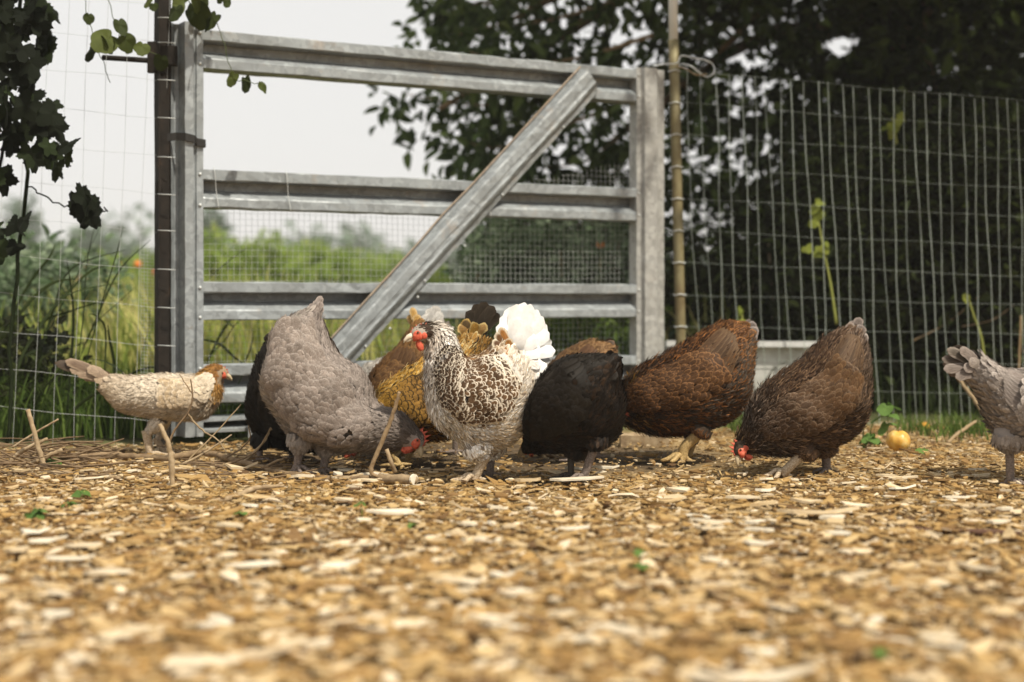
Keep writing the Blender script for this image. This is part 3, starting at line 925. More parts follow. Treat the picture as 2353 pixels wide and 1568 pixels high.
def far_trees():
    spec = [(50, 468, 70., 26, 'slim far tree with a pointed top at the left edge of the meadow'), (120, 560, 75., 40, 'low rounded far tree between the two slim far trees'),
            (215, 535, 65., 34, 'hazy far tree behind the wire fence'), (300, 575, 80., 44, 'broad low far tree close left of the dark gate post'), (484, 492, 60., 38, 'tall hazy far tree beside the hinge stile'),
            (560, 585, 78., 45, 'low hazy far tree under the middle of the second rail'), (640, 595, 82., 50, 'broad hazy far tree behind the pointed bush'), (728, 560, 75., 30, 'small pointed far tree midway across the meadow'),
            (830, 600, 85., 55, 'low far tree on the skyline left of the brace'), (930, 592, 80., 50, 'far tree on the skyline hidden partly by the brace'), (1040, 585, 85., 55, 'far tree on the skyline right of the brace'),
            (-70, 540, 75., 50, 'far tree just past the left end of the wire fence')]
    for (px, py, Y, hw, lab) in spec:
        q = at(px, py, Y); h = q[2]; w = hw * S * Y / F
        t = empty('tree', (q[0], Y, 0)); tag(t, lab, 'tree', 'hazy trees beyond the meadow')
        n = 70; zz = rng.uniform(.12, 1, n); rad = w * np.sqrt(np.clip(1 - ((zz - .35) / .66) ** 2, .02, 1)) * (.55 if hw < 40 else .9)
        C = np.stack([q[0] + rng.normal(0, .6, n) * rad, Y + rng.normal(0, .6, n) * rad, zz * h * .97], -1)
        P, D, Nn = cloud(C, h * .055 + .12, 16, 0)
        L = rng.uniform(.25, .5, len(P))
        o = leaf_mesh('crown', P, D, Nn, L, L * .6, M_far, t); o['kind'] = 'stuff'
        mb = MB(); mb.tube([[q[0], Y, -.1], [q[0] + .1, Y, h * .5], [q[0], Y, h * .9]], [.2, .12, .03], 7); mb.build('trunk', M_bark, t, smooth=True)
    # the wood that closes the horizon
    n = 1500; X = rng.uniform(-130, 90, n); Yd = rng.uniform(105, 125, n); H = 3.6 + 1.6 * np.sin(X * .35) + 1.2 * np.sin(X * 1.1 + 2) + rng.normal(0, .4, n)
    C = np.stack([X, Yd, np.maximum(.3, rng.uniform(.1, 1, n) * H)], -1)
    P, D, Nn = cloud(C, .9, 12, 0); L = rng.uniform(.8, 1.5, len(P))
    o = leaf_mesh('far_woods', P, D, Nn, L, L * .7, M_far); tag(o, 'low far wood along the horizon beyond the meadow', 'woods', kind='stuff')


far_trees()


def blades(n, X, Yv, H, bend, w, m, name, parent=None, lean=None, z0=None):
    az = rng.uniform(0, 2 * math.pi, n); d = np.stack([np.cos(az), np.sin(az), 0 * az], -1)
    if lean is not None: d = unit(d + lean)
    sd = np.stack([-d[:, 1], d[:, 0], 0 * az], -1)
    face = rng.uniform(0, 2 * math.pi, n); sd = unit(np.stack([np.cos(face), np.sin(face), 0 * face], -1))
    z = np.zeros(n) if z0 is None else z0
    B = np.stack([X, Yv, z], -1); rows = []
    for t in (0, .35, .7, 1):
        c = B + np.array([0, 0, 1]) * (H * (t - .25 * bend * t ** 3))[:, None] + d * (H * bend * t ** 2)[:, None]
        ww = (w * (1 - t) ** .6 * .5)[:, None] if t < 1 else (w * .04)[:, None]
        rows += [c - sd * ww, c + sd * ww]
    V = np.stack(rows, 1); i = (np.arange(n) * 8)[:, None]
    Fq = np.concatenate([i + np.array([[2 * k, 2 * k + 1, 2 * k + 3, 2 * k + 2]]) for k in range(3)])
    return np_mesh(name, V.reshape(-1, 3), [Fq], m, parent, smooth=False)


def meadow():
    n = 30000
    Yv = 5.6 * (45 / 5.6) ** rng.uniform(0, 1, n)
    X = Yv * rng.uniform(-.52, .16, n)
    ok = Yv > 5.15 + .5 * (X + 1)
    X, Yv = X[ok], Yv[ok]; n = len(X)
    H = rng.uniform(.30, .62, n) * np.clip(.75 + .02 * Yv, .6, 1.1) + .12 * np.sin(X * 2.1 + Yv * .7)
    H = np.clip(H, .12, .8)
    o = blades(n, X, Yv, H, rng.uniform(.05, .5, n), rng.uniform(.006, .016, n) * (1 + Yv * .08), M_meadow, 'meadow_grass')
    tag(o, 'sunlit yellow green meadow grass beyond the gate', 'grass', kind='stuff')
    # dark green growth right at the foot of the left fence and behind it
    n = 5200
    X = rng.uniform(-2.3, -.9, n); Yv = rng.uniform(4.62, 5.3, n)
    H = rng.uniform(.06, .27, n)
    o = blades(n, X, Yv, H, rng.uniform(.1, .8, n), rng.uniform(.005, .011, n), M_grass, 'fence_grass')
    tag(o, 'rank green grass at the foot of the wire fence beside the post', 'grass', kind='stuff')
    n = 2600
    X = rng.uniform(-.95, .75, n); Yv = 5.0 + .52 * (X + .98) + rng.uniform(.12, .9, n) - .3
    o = blades(n, X, Yv, rng.uniform(.06, .26, n), rng.uniform(.1, .7, n), rng.uniform(.005, .010, n), M_grass, 'gate_grass')
    tag(o, 'short green grass just behind the gate', 'grass', kind='stuff')
    # thin green edge along the right fence
    n = 2600
    X = rng.uniform(.55, 2.3, n); Yv = 4.93 - .10 * (X - .6) + rng.normal(0, .13, n)
    k = (np.sin(X * 9) + np.sin(X * 23 + 1) > -.3); X, Yv = X[k], Yv[k]; n = len(X)
    o = blades(n, X, Yv, rng.uniform(.02, .085, n), rng.uniform(.2, .9, n), rng.uniform(.003, .007, n), M_grass, 'edge_grass')
    tag(o, 'patchy low grass along the foot of the hedge fence', 'grass', kind='stuff')
    # undergrowth in the shade behind the right fence
    n = 700
    X = rng.uniform(.7, 2.6, n); Yv = rng.uniform(5.45, 6.3, n)
    o = blades(n, X, Yv, rng.uniform(.06, .3, n), rng.uniform(.1, .8, n), rng.uniform(.005, .011, n), M_weedblade, 'shade_grass')
    tag(o, 'straggly shaded grass behind the hedge fence', 'grass', kind='stuff')


meadow()
# ------------------------------------------------------------------ hens
RV = np.array([0, .28, .58, .84, 1.0])
WROUND = np.array([.40, .86, 1.0, .80, .22]); WPOINT = np.array([.5, .86, .82, .5, .06])


def feathers(P, D, Nn, L, W, point, curl, cup, C, E, name, parent, m=None):
    n = len(P); Sd = unit(np.cross(D, Nn)); Nn = unit(np.cross(Sd, D))
    w = WROUND[None] * (1 - point[:, None]) + WPOINT[None] * point[:, None]
    rows = []; uvs = []
    for k in range(5):
        v = RV[k]
        c = P + D * (L * v)[:, None] - Nn * (curl * L * v * v)[:, None]
        hw = (W * .5 * w[:, k])[:, None]
        rows += [c - Sd * hw - Nn * hw * cup, c + Nn * hw * .10, c + Sd * hw - Nn * hw * cup]
        uvs += [(.5 - .5 * (.35 + .65 * w[:, k]), v), (np.full(n, .5), v), (.5 + .5 * (.35 + .65 * w[:, k]), v)]
    V = np.stack(rows, 1)
    UV = np.stack([np.stack([a, np.full(n, b_)], -1) for a, b_ in uvs], 1)
    i = (np.arange(n) * 15)[:, None]
    Fq = np.concatenate([i + np.array([[3 * k + j, 3 * k + j + 1, 3 * k + j + 4, 3 * k + j + 3]]) for k in range(4) for j in range(2)])
    Cc = np.repeat(np.concatenate([C, np.ones((n, 1))], 1), 15, 0); Ee = np.repeat(E, 15, 0)
    return np_mesh(name, V.reshape(-1, 3), [Fq], m or M_feather, parent, uv=UV.reshape(-1, 2), cols={'col': Cc, 'edge': Ee})


def path_feather(C3, N3, wid, c, e, name, parent, k=10, m=None):
    """one long feather along the points C3 with normals N3"""
    A = catmull(np.array(C3, float), np.linspace(0, len(C3) - 1, k)); Nn = unit(catmull(np.array(N3, float), np.linspace(0, len(N3) - 1, k)))
    T = unit(np.gradient(A, axis=0)); Sd = unit(np.cross(T, Nn)); Nn = np.cross(Sd, T)
    V, UV = [], []
    for i in range(k):
        v = i / (k - 1)
        w = wid * .5 * min(1, .35 + v * 2.2) * (1 if v < .72 else math.sqrt(max(.012, 1 - ((v - .72) / .28) ** 2)))
        w *= 1 + .05 * math.sin(i * 2.4 + c[0] * 50)
        for u in (-1, -.5, 0, .5, 1):
            V.append(A[i] + Sd[i] * w * u - Nn[i] * w * .18 * abs(u) ** 1.5); UV.append((.5 + .5 * u * (w / (wid * .5)), v))
    Fq = [[i * 5 + j, i * 5 + j + 1, i * 5 + j + 6, i * 5 + j + 5] for i in range(k - 1) for j in range(4)]
    nv = len(V)
    return np_mesh(name, np.array(V), [np.array(Fq)], m or M_feather, parent, uv=np.array(UV), cols={'col': np.tile([*c, 1], (nv, 1)), 'edge': np.tile(e, (nv, 1))})


def table(fs, cols, f):
    cols = np.array(cols, float)
    return np.stack([np.interp(f, fs, cols[:, k]) for k in range(cols.shape[1])], -1)


def hen(label, Y, secs, pal, tail=None, wing=None, legs=(), head=None, yaw=0., neck=.68, N=2300, fl=1.0, under=(.2, .2, .2), fluff=.5, legm=None, lumps=.028, sw=1., asp=1., pt=0., bright=.74):
    secs = np.array(secs, float); ns = len(secs); N = int(N * 2.0); fl = fl * .70; asp0 = asp
    pal0 = pal
    def pal(*a):
        c_, e_ = pal0(*a); e_ = e_.copy(); e_[:, :3] *= bright; return c_ * bright, e_
    fr = np.linspace(-.5, .5, ns)
    Yd = Y + yaw * fr
    U = np.stack([at(a, b_, y) for (a, b_), y in zip(secs[:, :2], Yd)]); Lw = np.stack([at(a, b_, y) for (a, b_), y in zip(secs[:, 2:4], Yd)])
    U, Lw = U - (U - Lw) * .012, Lw + (U - Lw) * .055
    C = (U + Lw) / 2; H = (U - Lw) / 2 * .955
    ax = C[-1] - C[0]; side = np.array([-ax[1], ax[0], 0.]); side = unit(side) * (1 if ax[0] > 0 else -1)
    Wd = side[None] * secs[:, 4:5]
    root = empty('hen', (C[:, 0].mean(), C[:, 1].mean(), 0)); tag(root, label, 'hen', 'hens feeding in the yard')

    def surf(s, th):
        c, h, w = catmull(C, s), catmull(H, s), catmull(Wd, s)
        a = np.cos(th)[:, None]; b_ = np.sin(th)[:, None]
        lum = 1.0
        if lumps: lum = 1 + lumps * (np.sin(s * 2.6 + 2.2 * np.cos(th) + Y * 9) + .6 * np.sin(s * 4.7 - 3.1 * np.cos(th) + Y * 5))[:, None] * np.abs(b_)
        return c + h * np.sign(a) * np.abs(a) ** .92 * lum + w * np.sign(b_) * np.abs(b_) ** .92 * lum

    def frame(s, th):
        e = .02
        P = surf(s, th); ds = surf(np.minimum(s + e, ns - 1), th) - surf(np.maximum(s - e, 0), th); dt = surf(s, th + e) - surf(s, th - e)
        Nn = unit(np.cross(dt, ds)); o = P - catmull(C, s)
        Nn *= np.sign((Nn * o).sum(1))[:, None]
        return P, unit(ds), Nn

    # --- body: one closed surface (trunk, neck, head, feathered thighs)
    mb = MB(); nr, nt = 44, 28
    sg = np.linspace(0, ns - 1, nr); V = []
    for s in sg:
        q_ = np.full(nt, s); c_ = catmull(C, q_); V.append(c_ + (surf(q_, np.arange(nt) * 2 * math.pi / nt) - c_) * .93)
    V = np.concatenate(V); V = np.concatenate([V, [C[0] - unit(C[1] - C[0]) * .008, C[-1] + unit(C[-1] - C[-2]) * .006]])
    Fc = []
    for i in range(nr - 1):
        for j in range(nt):
            j2 = (j + 1) % nt; Fc.append([i * nt + j, i * nt + j2, (i + 1) * nt + j2, (i + 1) * nt + j])
    for j in range(nt):
        j2 = (j + 1) % nt; Fc.append([nr * nt, j2, j]); Fc.append([nr * nt + 1, (nr - 1) * nt + j, (nr - 1) * nt + j2])
    mb.add(V, Fc)
    thighs = []
    for lg in legs:
        dy = lg.get('dy', 0); a, k = at(*lg['hip'], Y + dy), at(*lg['hock'], Y + dy)
        ra, rb = lg.get('r', (.034, .013))
        mb.tube([a + [0, -dy * .9, .05], a + [0, -dy * .55, .024], a + [0, -dy * .2, .006], a * .65 + k * .35, a * .35 + k * .65, a * .1 + k * .9], [ra * .3, ra * .62, ra * .78, ra * .70, (ra + rb) * .34, rb * .72], 12); thighs.append((a, k, ra, rb))
    hd = None
    if head:
        hy = Y + head.get('dy', yaw * .5)
        hc = at(*head['c'], hy); a = R(head['a']); yw = R(head.get('yaw', 0)); r = head['r']
        fw = np.array([math.cos(a) * math.cos(yw), -math.sin(yw), -math.sin(a) * math.cos(yw)])
        sgn = head.get('flip', 1 if math.cos(a) >= 0 else -1)
        up = np.array([math.sin(a), 0, math.cos(a)]) * sgn
        up = unit(up - fw * np.dot(up, fw)); sdv = np.cross(fw, up)
        hd = (hc, fw, up, sdv, r)
        mb.ball(hc, fw * r * 1.12, up * r * .95, sdv * r * .82, 16, 12)
    body = mb.build('body', M_under, root, smooth=True); body.color = (*under, 1)
    md = body.modifiers.new('fuse', 'REMESH'); md.mode = 'VOXEL'; md.voxel_size = .0055; md.use_smooth_shade = True

    # --- plumage
    gs, gt = 90, 56
    ss = (np.arange(gs) + .5) / gs * (ns - 1); tt = (np.arange(gt) + .5) / gt * 2 * math.pi
    SS, TT = np.meshgrid(ss, tt, indexing='ij'); SS, TT = SS.ravel(), TT.ravel()
    e1, e2 = (ns - 1) / gs / 2, math.pi / gt
    area = np.linalg.norm(np.cross(surf(np.minimum(SS + e1, ns - 1), TT) - surf(np.maximum(SS - e1, 0), TT), surf(SS, TT + e2) - surf(SS, TT - e2)), axis=1)
    f0 = SS / (ns - 1)
    dens = np.interp(f0, [0, .3, neck - .1, neck + .1, .9, 1], [1.0, 1.0, 1.15, 2.6, 5.5, 9.0])
    p = area * dens; idx = rng.choice(len(SS), N, p=p / p.sum())
    s = SS[idx] + rng.uniform(-e1, e1, N); th = TT[idx] + rng.uniform(-e2, e2, N)
    s = np.clip(s, 0, ns - 1.01); f = s / (ns - 1); ct = np.cos(th)
    P, T, Nn = frame(s, th)
    if hd is not None:                       # keep the bare face and beak clear
        q = P - hd[0]; a_ = q @ hd[1]; c_ = np.abs(q @ hd[3]); u2 = q @ hd[2]
        ok = ~((a_ > hd[4] * .30) & (u2 < hd[4] * .75) & (np.linalg.norm(q, axis=1) < hd[4] * 1.7)) & ~((np.linalg.norm(q, axis=1) < hd[4] * 1.15) & (c_ > hd[4] * .45) & (a_ > -hd[4] * .25) & (u2 < hd[4] * .45))
        s, th, f, ct, P, T, Nn = s[ok], th[ok], f[ok], ct[ok], P[ok], T[ok], Nn[ok]
    n = len(s); r = rng.uniform(0, 1, n)
    L = np.interp(f, [0, .2, .5, neck, neck + .12, .92, 1], [.040, .036, .030, .030, .034, .016, .009]) * fl * rng.uniform(.8, 1.2, n)
    asp = np.interp(f, [0, .3, neck - .05, neck + .08, .92, 1], [.54, .60, .60, .32, .42, .6])
    fz = fluff * np.clip(-ct + .1, 0, 1) * np.clip((.62 - f) / .3, 0, 1)          # soft down under the rump
    W = L * asp * asp0 * rng.uniform(.85, 1.15, n) * (1 - .35 * fz); L = L * (1 + .15 * fz)
    lift = .12 + .26 * rng.uniform(0, 1, n) ** 1.5 + .22 * fz
    D = -T + Nn * lift[:, None]
    D += np.cross(Nn, -T) * (rng.normal(0, .20, n) + fz * rng.normal(0, .35, n))[:, None]
    D[:, 2] -= .10 * (1 - np.abs(ct)) * np.interp(f, [0, neck, neck + .1], [1, 1, .3]) + .08 * fz
    D = unit(D)
    point = np.interp(f, [neck - .06, neck + .06], [pt, .85]) + .4 * fz
    col3, edge = pal(f, ct, r, rng.uniform(0, 1, n), th)
    feathers_list = [(P - Nn * .002, D, Nn, L, W, np.clip(point, 0, 1), .05 + 0 * f, .22, col3, edge)]
    for (a, k, ra, rb) in thighs:
        m_ = 460; v = rng.uniform(-.45, .86, m_); ang = rng.uniform(0, 2 * math.pi, m_)
        ax_ = unit(k - a); u = unit(np.cross(ax_, [0, 1, .1])); w2 = np.cross(ax_, u)
        N2 = np.cos(ang)[:, None] * u + np.sin(ang)[:, None] * w2
        P2 = a + (k - a) * v[:, None] + N2 * (ra + (rb - ra) * np.maximum(v, 0))[:, None] * .84
        L2 = rng.uniform(.016, .030, m_) * fl * (1 - .6 * np.clip(v, 0, 1))
        c2, e2_ = pal(np.full(m_, .42), np.full(m_, -.75), rng.uniform(0, 1, m_), rng.uniform(0, 1, m_), ang)
        feathers_list.append((P2, unit(ax_ + N2 * .22 + rng.normal(0, .1, (m_, 3))), N2, L2, L2 * .6, np.full(m_, .3), np.full(m_, .2), .2, c2, e2_))
    if hd is not None:                       # short feathers over the crown, nape and cheeks
        hc_, fw_, up_, sd_, r_ = hd; m_ = 190; q = unit(rng.normal(0, 1, (m_ * 5, 3)))
        a_, u_, c_ = q @ fw_, q @ up_, np.abs(q @ sd_)
        q = q[((u_ > .42) & (a_ < .62) & (c_ < .85)) | ((a_ < -.25) & (u_ > -.7))][:m_]; m_ = len(q)
        a_, u_, s_ = q @ fw_, q @ up_, q @ sd_
        P2 = hc_ + r_ * (a_[:, None] * fw_ * 1.10 + u_[:, None] * up_ * .93 + s_[:, None] * sd_ * .80)
        c2, e2_ = pal(np.full(m_, .97), np.full(m_, .6), rng.uniform(0, 1, m_), rng.uniform(0, 1, m_), a_)
        L2 = rng.uniform(.007, .013, m_)
        feathers_list.append((P2, unit(-fw_ - up_ * .25 + q * .28 + rng.normal(0, .1, (m_, 3))), q, L2, L2 * .5, np.full(m_, .6), np.full(m_, .1), .2, c2, e2_))
    cat = lambda k: np.concatenate([np.broadcast_to(x[k], (len(x[0]),) + np.shape(x[k])[1:]) if np.ndim(x[k]) else np.full(len(x[0]), x[k]) for x in feathers_list])
    o = feathers(cat(0), cat(1), cat(2), cat(3), cat(4), cat(5), cat(6), cat(7)[:, None], cat(8), cat(9), 'plumage', root); o['kind'] = 'stuff'

    # --- loose down that softens the outline
    m_ = int(N * 1.5); wgt = area * (.45 + 1.3 * np.clip(-np.cos(TT) + .35, 0, 1) * np.clip((.68 - f0) / .25, 0, 1)) * np.clip((.93 - f0) / .05, 0, 1)
    ix = rng.choice(len(SS), m_, p=wgt / wgt.sum()); s2 = np.clip(SS[ix] + rng.uniform(-e1, e1, m_), 0, ns - 1.01); t2 = TT[ix] + rng.uniform(-e2, e2, m_)
    P2, T2, N2 = frame(s2, t2); f2 = s2 / (ns - 1)
    D2 = unit(-T2 + N2 * rng.uniform(.2, .55, m_)[:, None] + rng.normal(0, .22, (m_, 3)) - np.array([0, 0, .08]))
    L2 = rng.uniform(.010, .021, m_) * (.7 + .3 * fl) * sw ** .5; W2 = rng.uniform(.0009, .0018, m_)[:, None] * sw; S2 = unit(np.cross(D2, N2 + rng.normal(0, .4, (m_, 3))))
    P2 = P2 + N2 * .003; L2 = L2[:, None]
    Vd = np.stack([P2 - S2 * W2 * .5, P2 + S2 * W2 * .5, P2 + D2 * L2 * .55 - S2 * W2 * .45, P2 + D2 * L2 * .55 + S2 * W2 * .45, P2 + D2 * L2 - N2 * L2 * .18], 1)
    c2, e2_ = pal(f2, np.cos(t2), rng.uniform(0, 1, m_), rng.uniform(0, 1, m_), t2); k_ = (rng.uniform(0, 1, m_) < .38).astype(float)[:, None] * e2_[:, 3:]
    c2 = c2 * (1 - k_) + e2_[:, :3] * k_
    i_ = (np.arange(m_) * 5)[:, None]
    od = np_mesh('down', Vd.reshape(-1, 3), [i_ + np.array([[0, 1, 3, 2]]), i_ + np.array([[2, 3, 4]])], M_feather, root, uv=np.tile([.5, .4], (m_ * 5, 1)),
                 cols={'col': np.repeat(np.concatenate([c2, np.ones((m_, 1))], 1), 5, 0), 'edge': np.zeros((m_ * 5, 4))}); od['kind'] = 'stuff'

    # --- wings, folded along both flanks
    if wing:
        fs_, fm, ft = wing['f']; ta, tb = wing['t']; wpal = wing['pal']; puff = wing.get('puff', .016)
        for sgn in (-1, 1):
            Ps, Ds, Ns, Ls, Ws, Cs, Es = [], [], [], [], [], [], []
            rows = wing.get('rows', 13)
            for i in range(rows):
                q = i / (rows - 1); ff = fs_ + (fm - fs_) * q
                m_ = int((22 + 9 * q) * wing.get('wd', 1))
                tq = np.linspace(0, 1, m_) + rng.normal(0, .02, m_)
                mid = (ta + tb) / 2; half = (tb - ta) / 2 * (.45 + .55 * math.sin(math.pi * min(1, .18 + q * .55)))
                thv = sgn * np.radians(mid + half * (2 * tq - 1))
                sv = np.clip((ff + rng.normal(0, .012, m_) + .03 * np.sin(tq * math.pi)) * (ns - 1), 0, ns - 1.01)
                P_, T_, N_ = frame(sv, thv)
                bul = puff * np.sin(math.pi * np.clip(tq ** 1.3 * .76 + .06, 0, 1)) * (.55 + .45 * math.sin(math.pi * (.15 + .7 * q))) + .006
                Ps.append(P_ + N_ * bul[:, None]); Ns.append(N_); lift = .10 + .05 * rng.uniform(0, 1, m_)
                Ds.append(unit(-T_ + N_ * lift[:, None] + rng.normal(0, .05, (m_, 3))))
                l_ = (.022 + .018 * q) * fl * wing.get('ls', 1) * rng.uniform(.72, 1.22, m_); Ls.append(l_); Ws.append(l_ * .86 * wing.get('asp', 1))
                c_, e_ = wpal(q, tq, rng.uniform(0, 1, m_)); c_ = c_ * bright; e_[:, :3] *= bright; Cs.append(c_); Es.append(e_)
            m_ = int(220 * wing.get('wd', 1) ** 2); q = rng.uniform(.05, 1, m_); tq = rng.uniform(.04, .96, m_)
            half = (tb - ta) / 2 * (.45 + .55 * np.sin(math.pi * np.minimum(1, .18 + q * .55)))
            P_, T_, N_ = frame(np.clip((fs_ + (fm - fs_) * q) * (ns - 1), 0, ns - 1.01), sgn * np.radians((ta + tb) / 2 + half * (2 * tq - 1)))
            bul = puff * np.sin(math.pi * np.clip(tq ** 1.3 * .76 + .06, 0, 1)) * (.55 + .45 * np.sin(math.pi * (.15 + .7 * q))) + .002
            Ps.append(P_ + N_ * bul[:, None]); Ns.append(N_); Ds.append(unit(-T_ + N_ * .06)); l_ = (.030 + .020 * q) * fl; Ls.append(l_); Ws.append(l_ * 1.05)
            c_, e_ = wpal(.5, tq, rng.uniform(0, 1, m_)); e_[:, :3] *= bright; Cs.append(c_ * bright); Es.append(e_)
            k = np.concatenate
            Pn = k(Ps); nn = len(Pn)
            w_o = feathers(Pn, k(Ds), k(Ns), k(Ls), k(Ws), np.zeros(nn), np.full(nn, .06), .25, k(Cs), k(Es), 'wing', root); w_o['kind'] = 'stuff'
            nfl = wing.get('n', 8); fcol, fedge = wing['flight']
            for j in range(nfl):
                q = j / max(1, nfl - 1); q = wing.get('q0', 0) + (1 - wing.get('q0', 0)) * q; tb_ = ta + (tb - ta) * (.12 + .80 * q)
                v = np.linspace(0, 1, 6)
                sv = np.clip((fm + .03 + (ft - fm - .03) * v * (1 - .25 * abs(q - .55))) * (ns - 1), 0.01, ns - 1.01)
                thv = sgn * np.radians(tb_ + (wing.get('tw', -14)) * v)
                P_, T_, N_ = frame(sv, thv)
                P_ = P_ + N_ * (.004 + .003 * v + .0012 * (nfl - j) * .5)[:, None]
                cj = np.array(fcol) * rng.uniform(.6, 1.0) * bright; fe_ = (fedge[0] * bright, fedge[1] * bright, fedge[2] * bright, fedge[3] * .6)
                path_feather(P_, N_ + np.array([0, 0, .25]), wing.get('fw', .022), cj, fe_, 'flight_feather', w_o)

    # --- tail
    if tail:
        b0 = at(*tail['base'], Y + yaw * -.5); tn = len(tail['tips'])
        for j, tp in enumerate(tail['tips']):
            tx, ty, wd, dd = tp[:4]; cc = tp[4] if len(tp) > 4 else tail['c']; ee = tp[5] if len(tp) > 5 else tail['e']
            tipp = at(tx, ty, Y + yaw * -.5 + dd)
            bb = b0 + np.array([0, dd * .45, 0]) + unit(tipp - b0) * .004
            mid = (bb + tipp) / 2 + np.array([0, 0, 1]) * tail.get('arch', .006) + np.array([0, dd * .12, 0])
            nrm = unit(np.array([.1, -1.0 if dd <= 0 else 1.0, .35]) + rng.normal(0, .08, 3))
            path_feather([bb, mid, tipp], [nrm, nrm, nrm], wd, np.array(cc) * rng.uniform(.9, 1.08) * min(1, bright * 1.12), ee, 'tail_feather', root, m=tail.get('m') if len(tp) < 5 else None)

    # --- legs
    for lg in legs:
        dy = lg.get('dy', 0); k = at(*lg['hock'], Y + dy); ft = at(*lg['foot'], Y + dy)
        m = lg.get('m', legm or M_leg_yellow); rr = lg.get('w', .0075)
        mb = MB(); mid = (k + ft) / 2 + np.array([lg.get('bow', 0), 0, 0])
        up_ = unit(k - ft)
        mb.tube(catmull(np.array([k + up_ * .012, k, mid, ft + up_ * .006, ft - up_ * .004]), np.linspace(0, 4, 12)), np.linspace(rr * 1.35, rr * 1.0, 12) * np.r_[np.ones(9), 1.02, 1.15, 1.2], 10)
        fdir = np.array(lg.get('dir', (-1, -.25))); fdir = fdir / np.linalg.norm(fdir); lifted = lg.get('lifted', 0)
        for an, ln in ((-38, .040), (0, .052), (36, .042), (172, .020)):
            ca, sa = math.cos(R(an)), math.sin(R(an)); d = np.array([fdir[0] * ca - fdir[1] * sa, fdir[0] * sa + fdir[1] * ca, 0.])
            p0 = ft + np.array([0, 0, .002]); dz = -.012 * (1 if not lifted else 2)
            pts = [p0, p0 + d * ln * .35 + [0, 0, .007], p0 + d * ln * .7 + [0, 0, .002 + dz * .4], p0 + d * ln + [0, 0, dz * .6], p0 + d * (ln + .010) + [0, 0, dz]]
            pts = [np.array([q[0], q[1], max(q[2], .003)]) for q in pts]
            mb.tube(catmull(np.array(pts), np.linspace(0, 4, 11)), np.array([1, 1, .95, .9, .8, .85, .75, .65, .6, .35, .1]) * rr * .72, 7)
        mb.build('leg', m, root, smooth=True)

    # --- head parts
    if hd is not None:
        hc, fw, up, sdv, r = hd
        rc = head.get('red', 1)
        mb = MB(); b0 = hc + fw * r * .82
        mb.tube([b0 + up * r * .05, b0 + fw * r * .55 + up * r * .05, b0 + fw * r * 1.0 - up * r * .12, b0 + fw * r * 1.22 - up * r * .36], [r * .40, r * .30, r * .17, r * .03], 10)
        mb.tube([b0 - up * r * .22, b0 + fw * r * .5 - up * r * .28, b0 + fw * r * .92 - up * r * .36], [r * .26, r * .17, r * .03], 9)
        mb.build('beak', head.get('beak', M_beak), root, smooth=True)
        # comb: upright serrated blade on the crown
        k = head.get('comb', 1.0)
        if k > 0:
            sh = [(1.0, .30), (.92, .62), (.70, .72), (.62, 1.18), (.46, .86), (.26, .90), (.14, 1.48), (-.04, .98), (-.26, .98), (-.42, 1.42), (-.54, .94), (-.78, .98), (-1.0, 1.12), (-.92, .72), (-.55, .62), (.1, .60), (.6, .45)]
            Pf = [hc + fw * a * r + up * ((b_ - .55) * k + .55) * r for a, b_ in sh]; m_ = len(Pf); th_ = .13 * r
            mid = len(Pf); mb = MB()
            Vv = [p_ - sdv * th_ * (.4 if b_ > .9 else 1) for p_, (a, b_) in zip(Pf, sh)] + [p_ + sdv * th_ * (.4 if b_ > .9 else 1) for p_, (a, b_) in zip(Pf, sh)]
            base = [0, 16, 15, 14, 13]
            Fc = []
            tri = [(0, 1, 16), (1, 2, 16), (2, 3, 4), (2, 4, 16), (4, 5, 16), (5, 15, 16), (5, 6, 7), (5, 7, 15), (7, 8, 15), (8, 9, 10), (8, 10, 15), (10, 14, 15), (10, 11, 14), (11, 12, 13), (11, 13, 14)]
            for t_ in tri: Fc.append(list(t_)); Fc.append([q + m_ for q in t_][::-1])
            for i in range(m_): j = (i + 1) % m_; Fc.append([j, i, i + m_, j + m_])
            mb.add(Vv, Fc); mb.build('comb', M_red, root, smooth=False)
        kw = head.get('wattle', 1.0)
        for sgn in (-1, 1):
            if rc:
                mb = MB()
                mb.ball(hc + fw * r * .36 + sdv * sgn * r * .60 - up * r * .12, fw * r * .64, up * r * .56, sdv * r * .24, 16, 9)
                mb.ball(hc + fw * r * .72 + sdv * sgn * r * .40 - up * r * .28, fw * r * .36, up * r * .36, sdv * r * .26, 12, 8)
                mb.ball(hc - fw * r * .18 + sdv * sgn * r * .70 - up * r * .36, fw * r * .34, up * r * .40, sdv * r * .17, 12, 7)
                mb.build('face', M_red, root, smooth=True)
            if kw > 0:
                mb = MB(); mb.ball(hc + fw * r * .52 + sdv * sgn * r * .34 - up * r * (.85 + .35 * kw), fw * r * .34 * kw + up * r * .05, up * r * .62 * kw, sdv * r * .14, 10, 8); mb.build('wattle', M_red, root, smooth=True)
            mb = MB(); ec = hc + fw * r * .36 + up * r * .18 + sdv * sgn * r * .86
            mb.ball(ec, fw * r * .135, up * r * .135, sdv * r * .12, 10, 8); mb.build('eye', M_eye, root, smooth=True)
    return root


def A_(c, n): return np.tile(np.array(c, float), (n, 1))


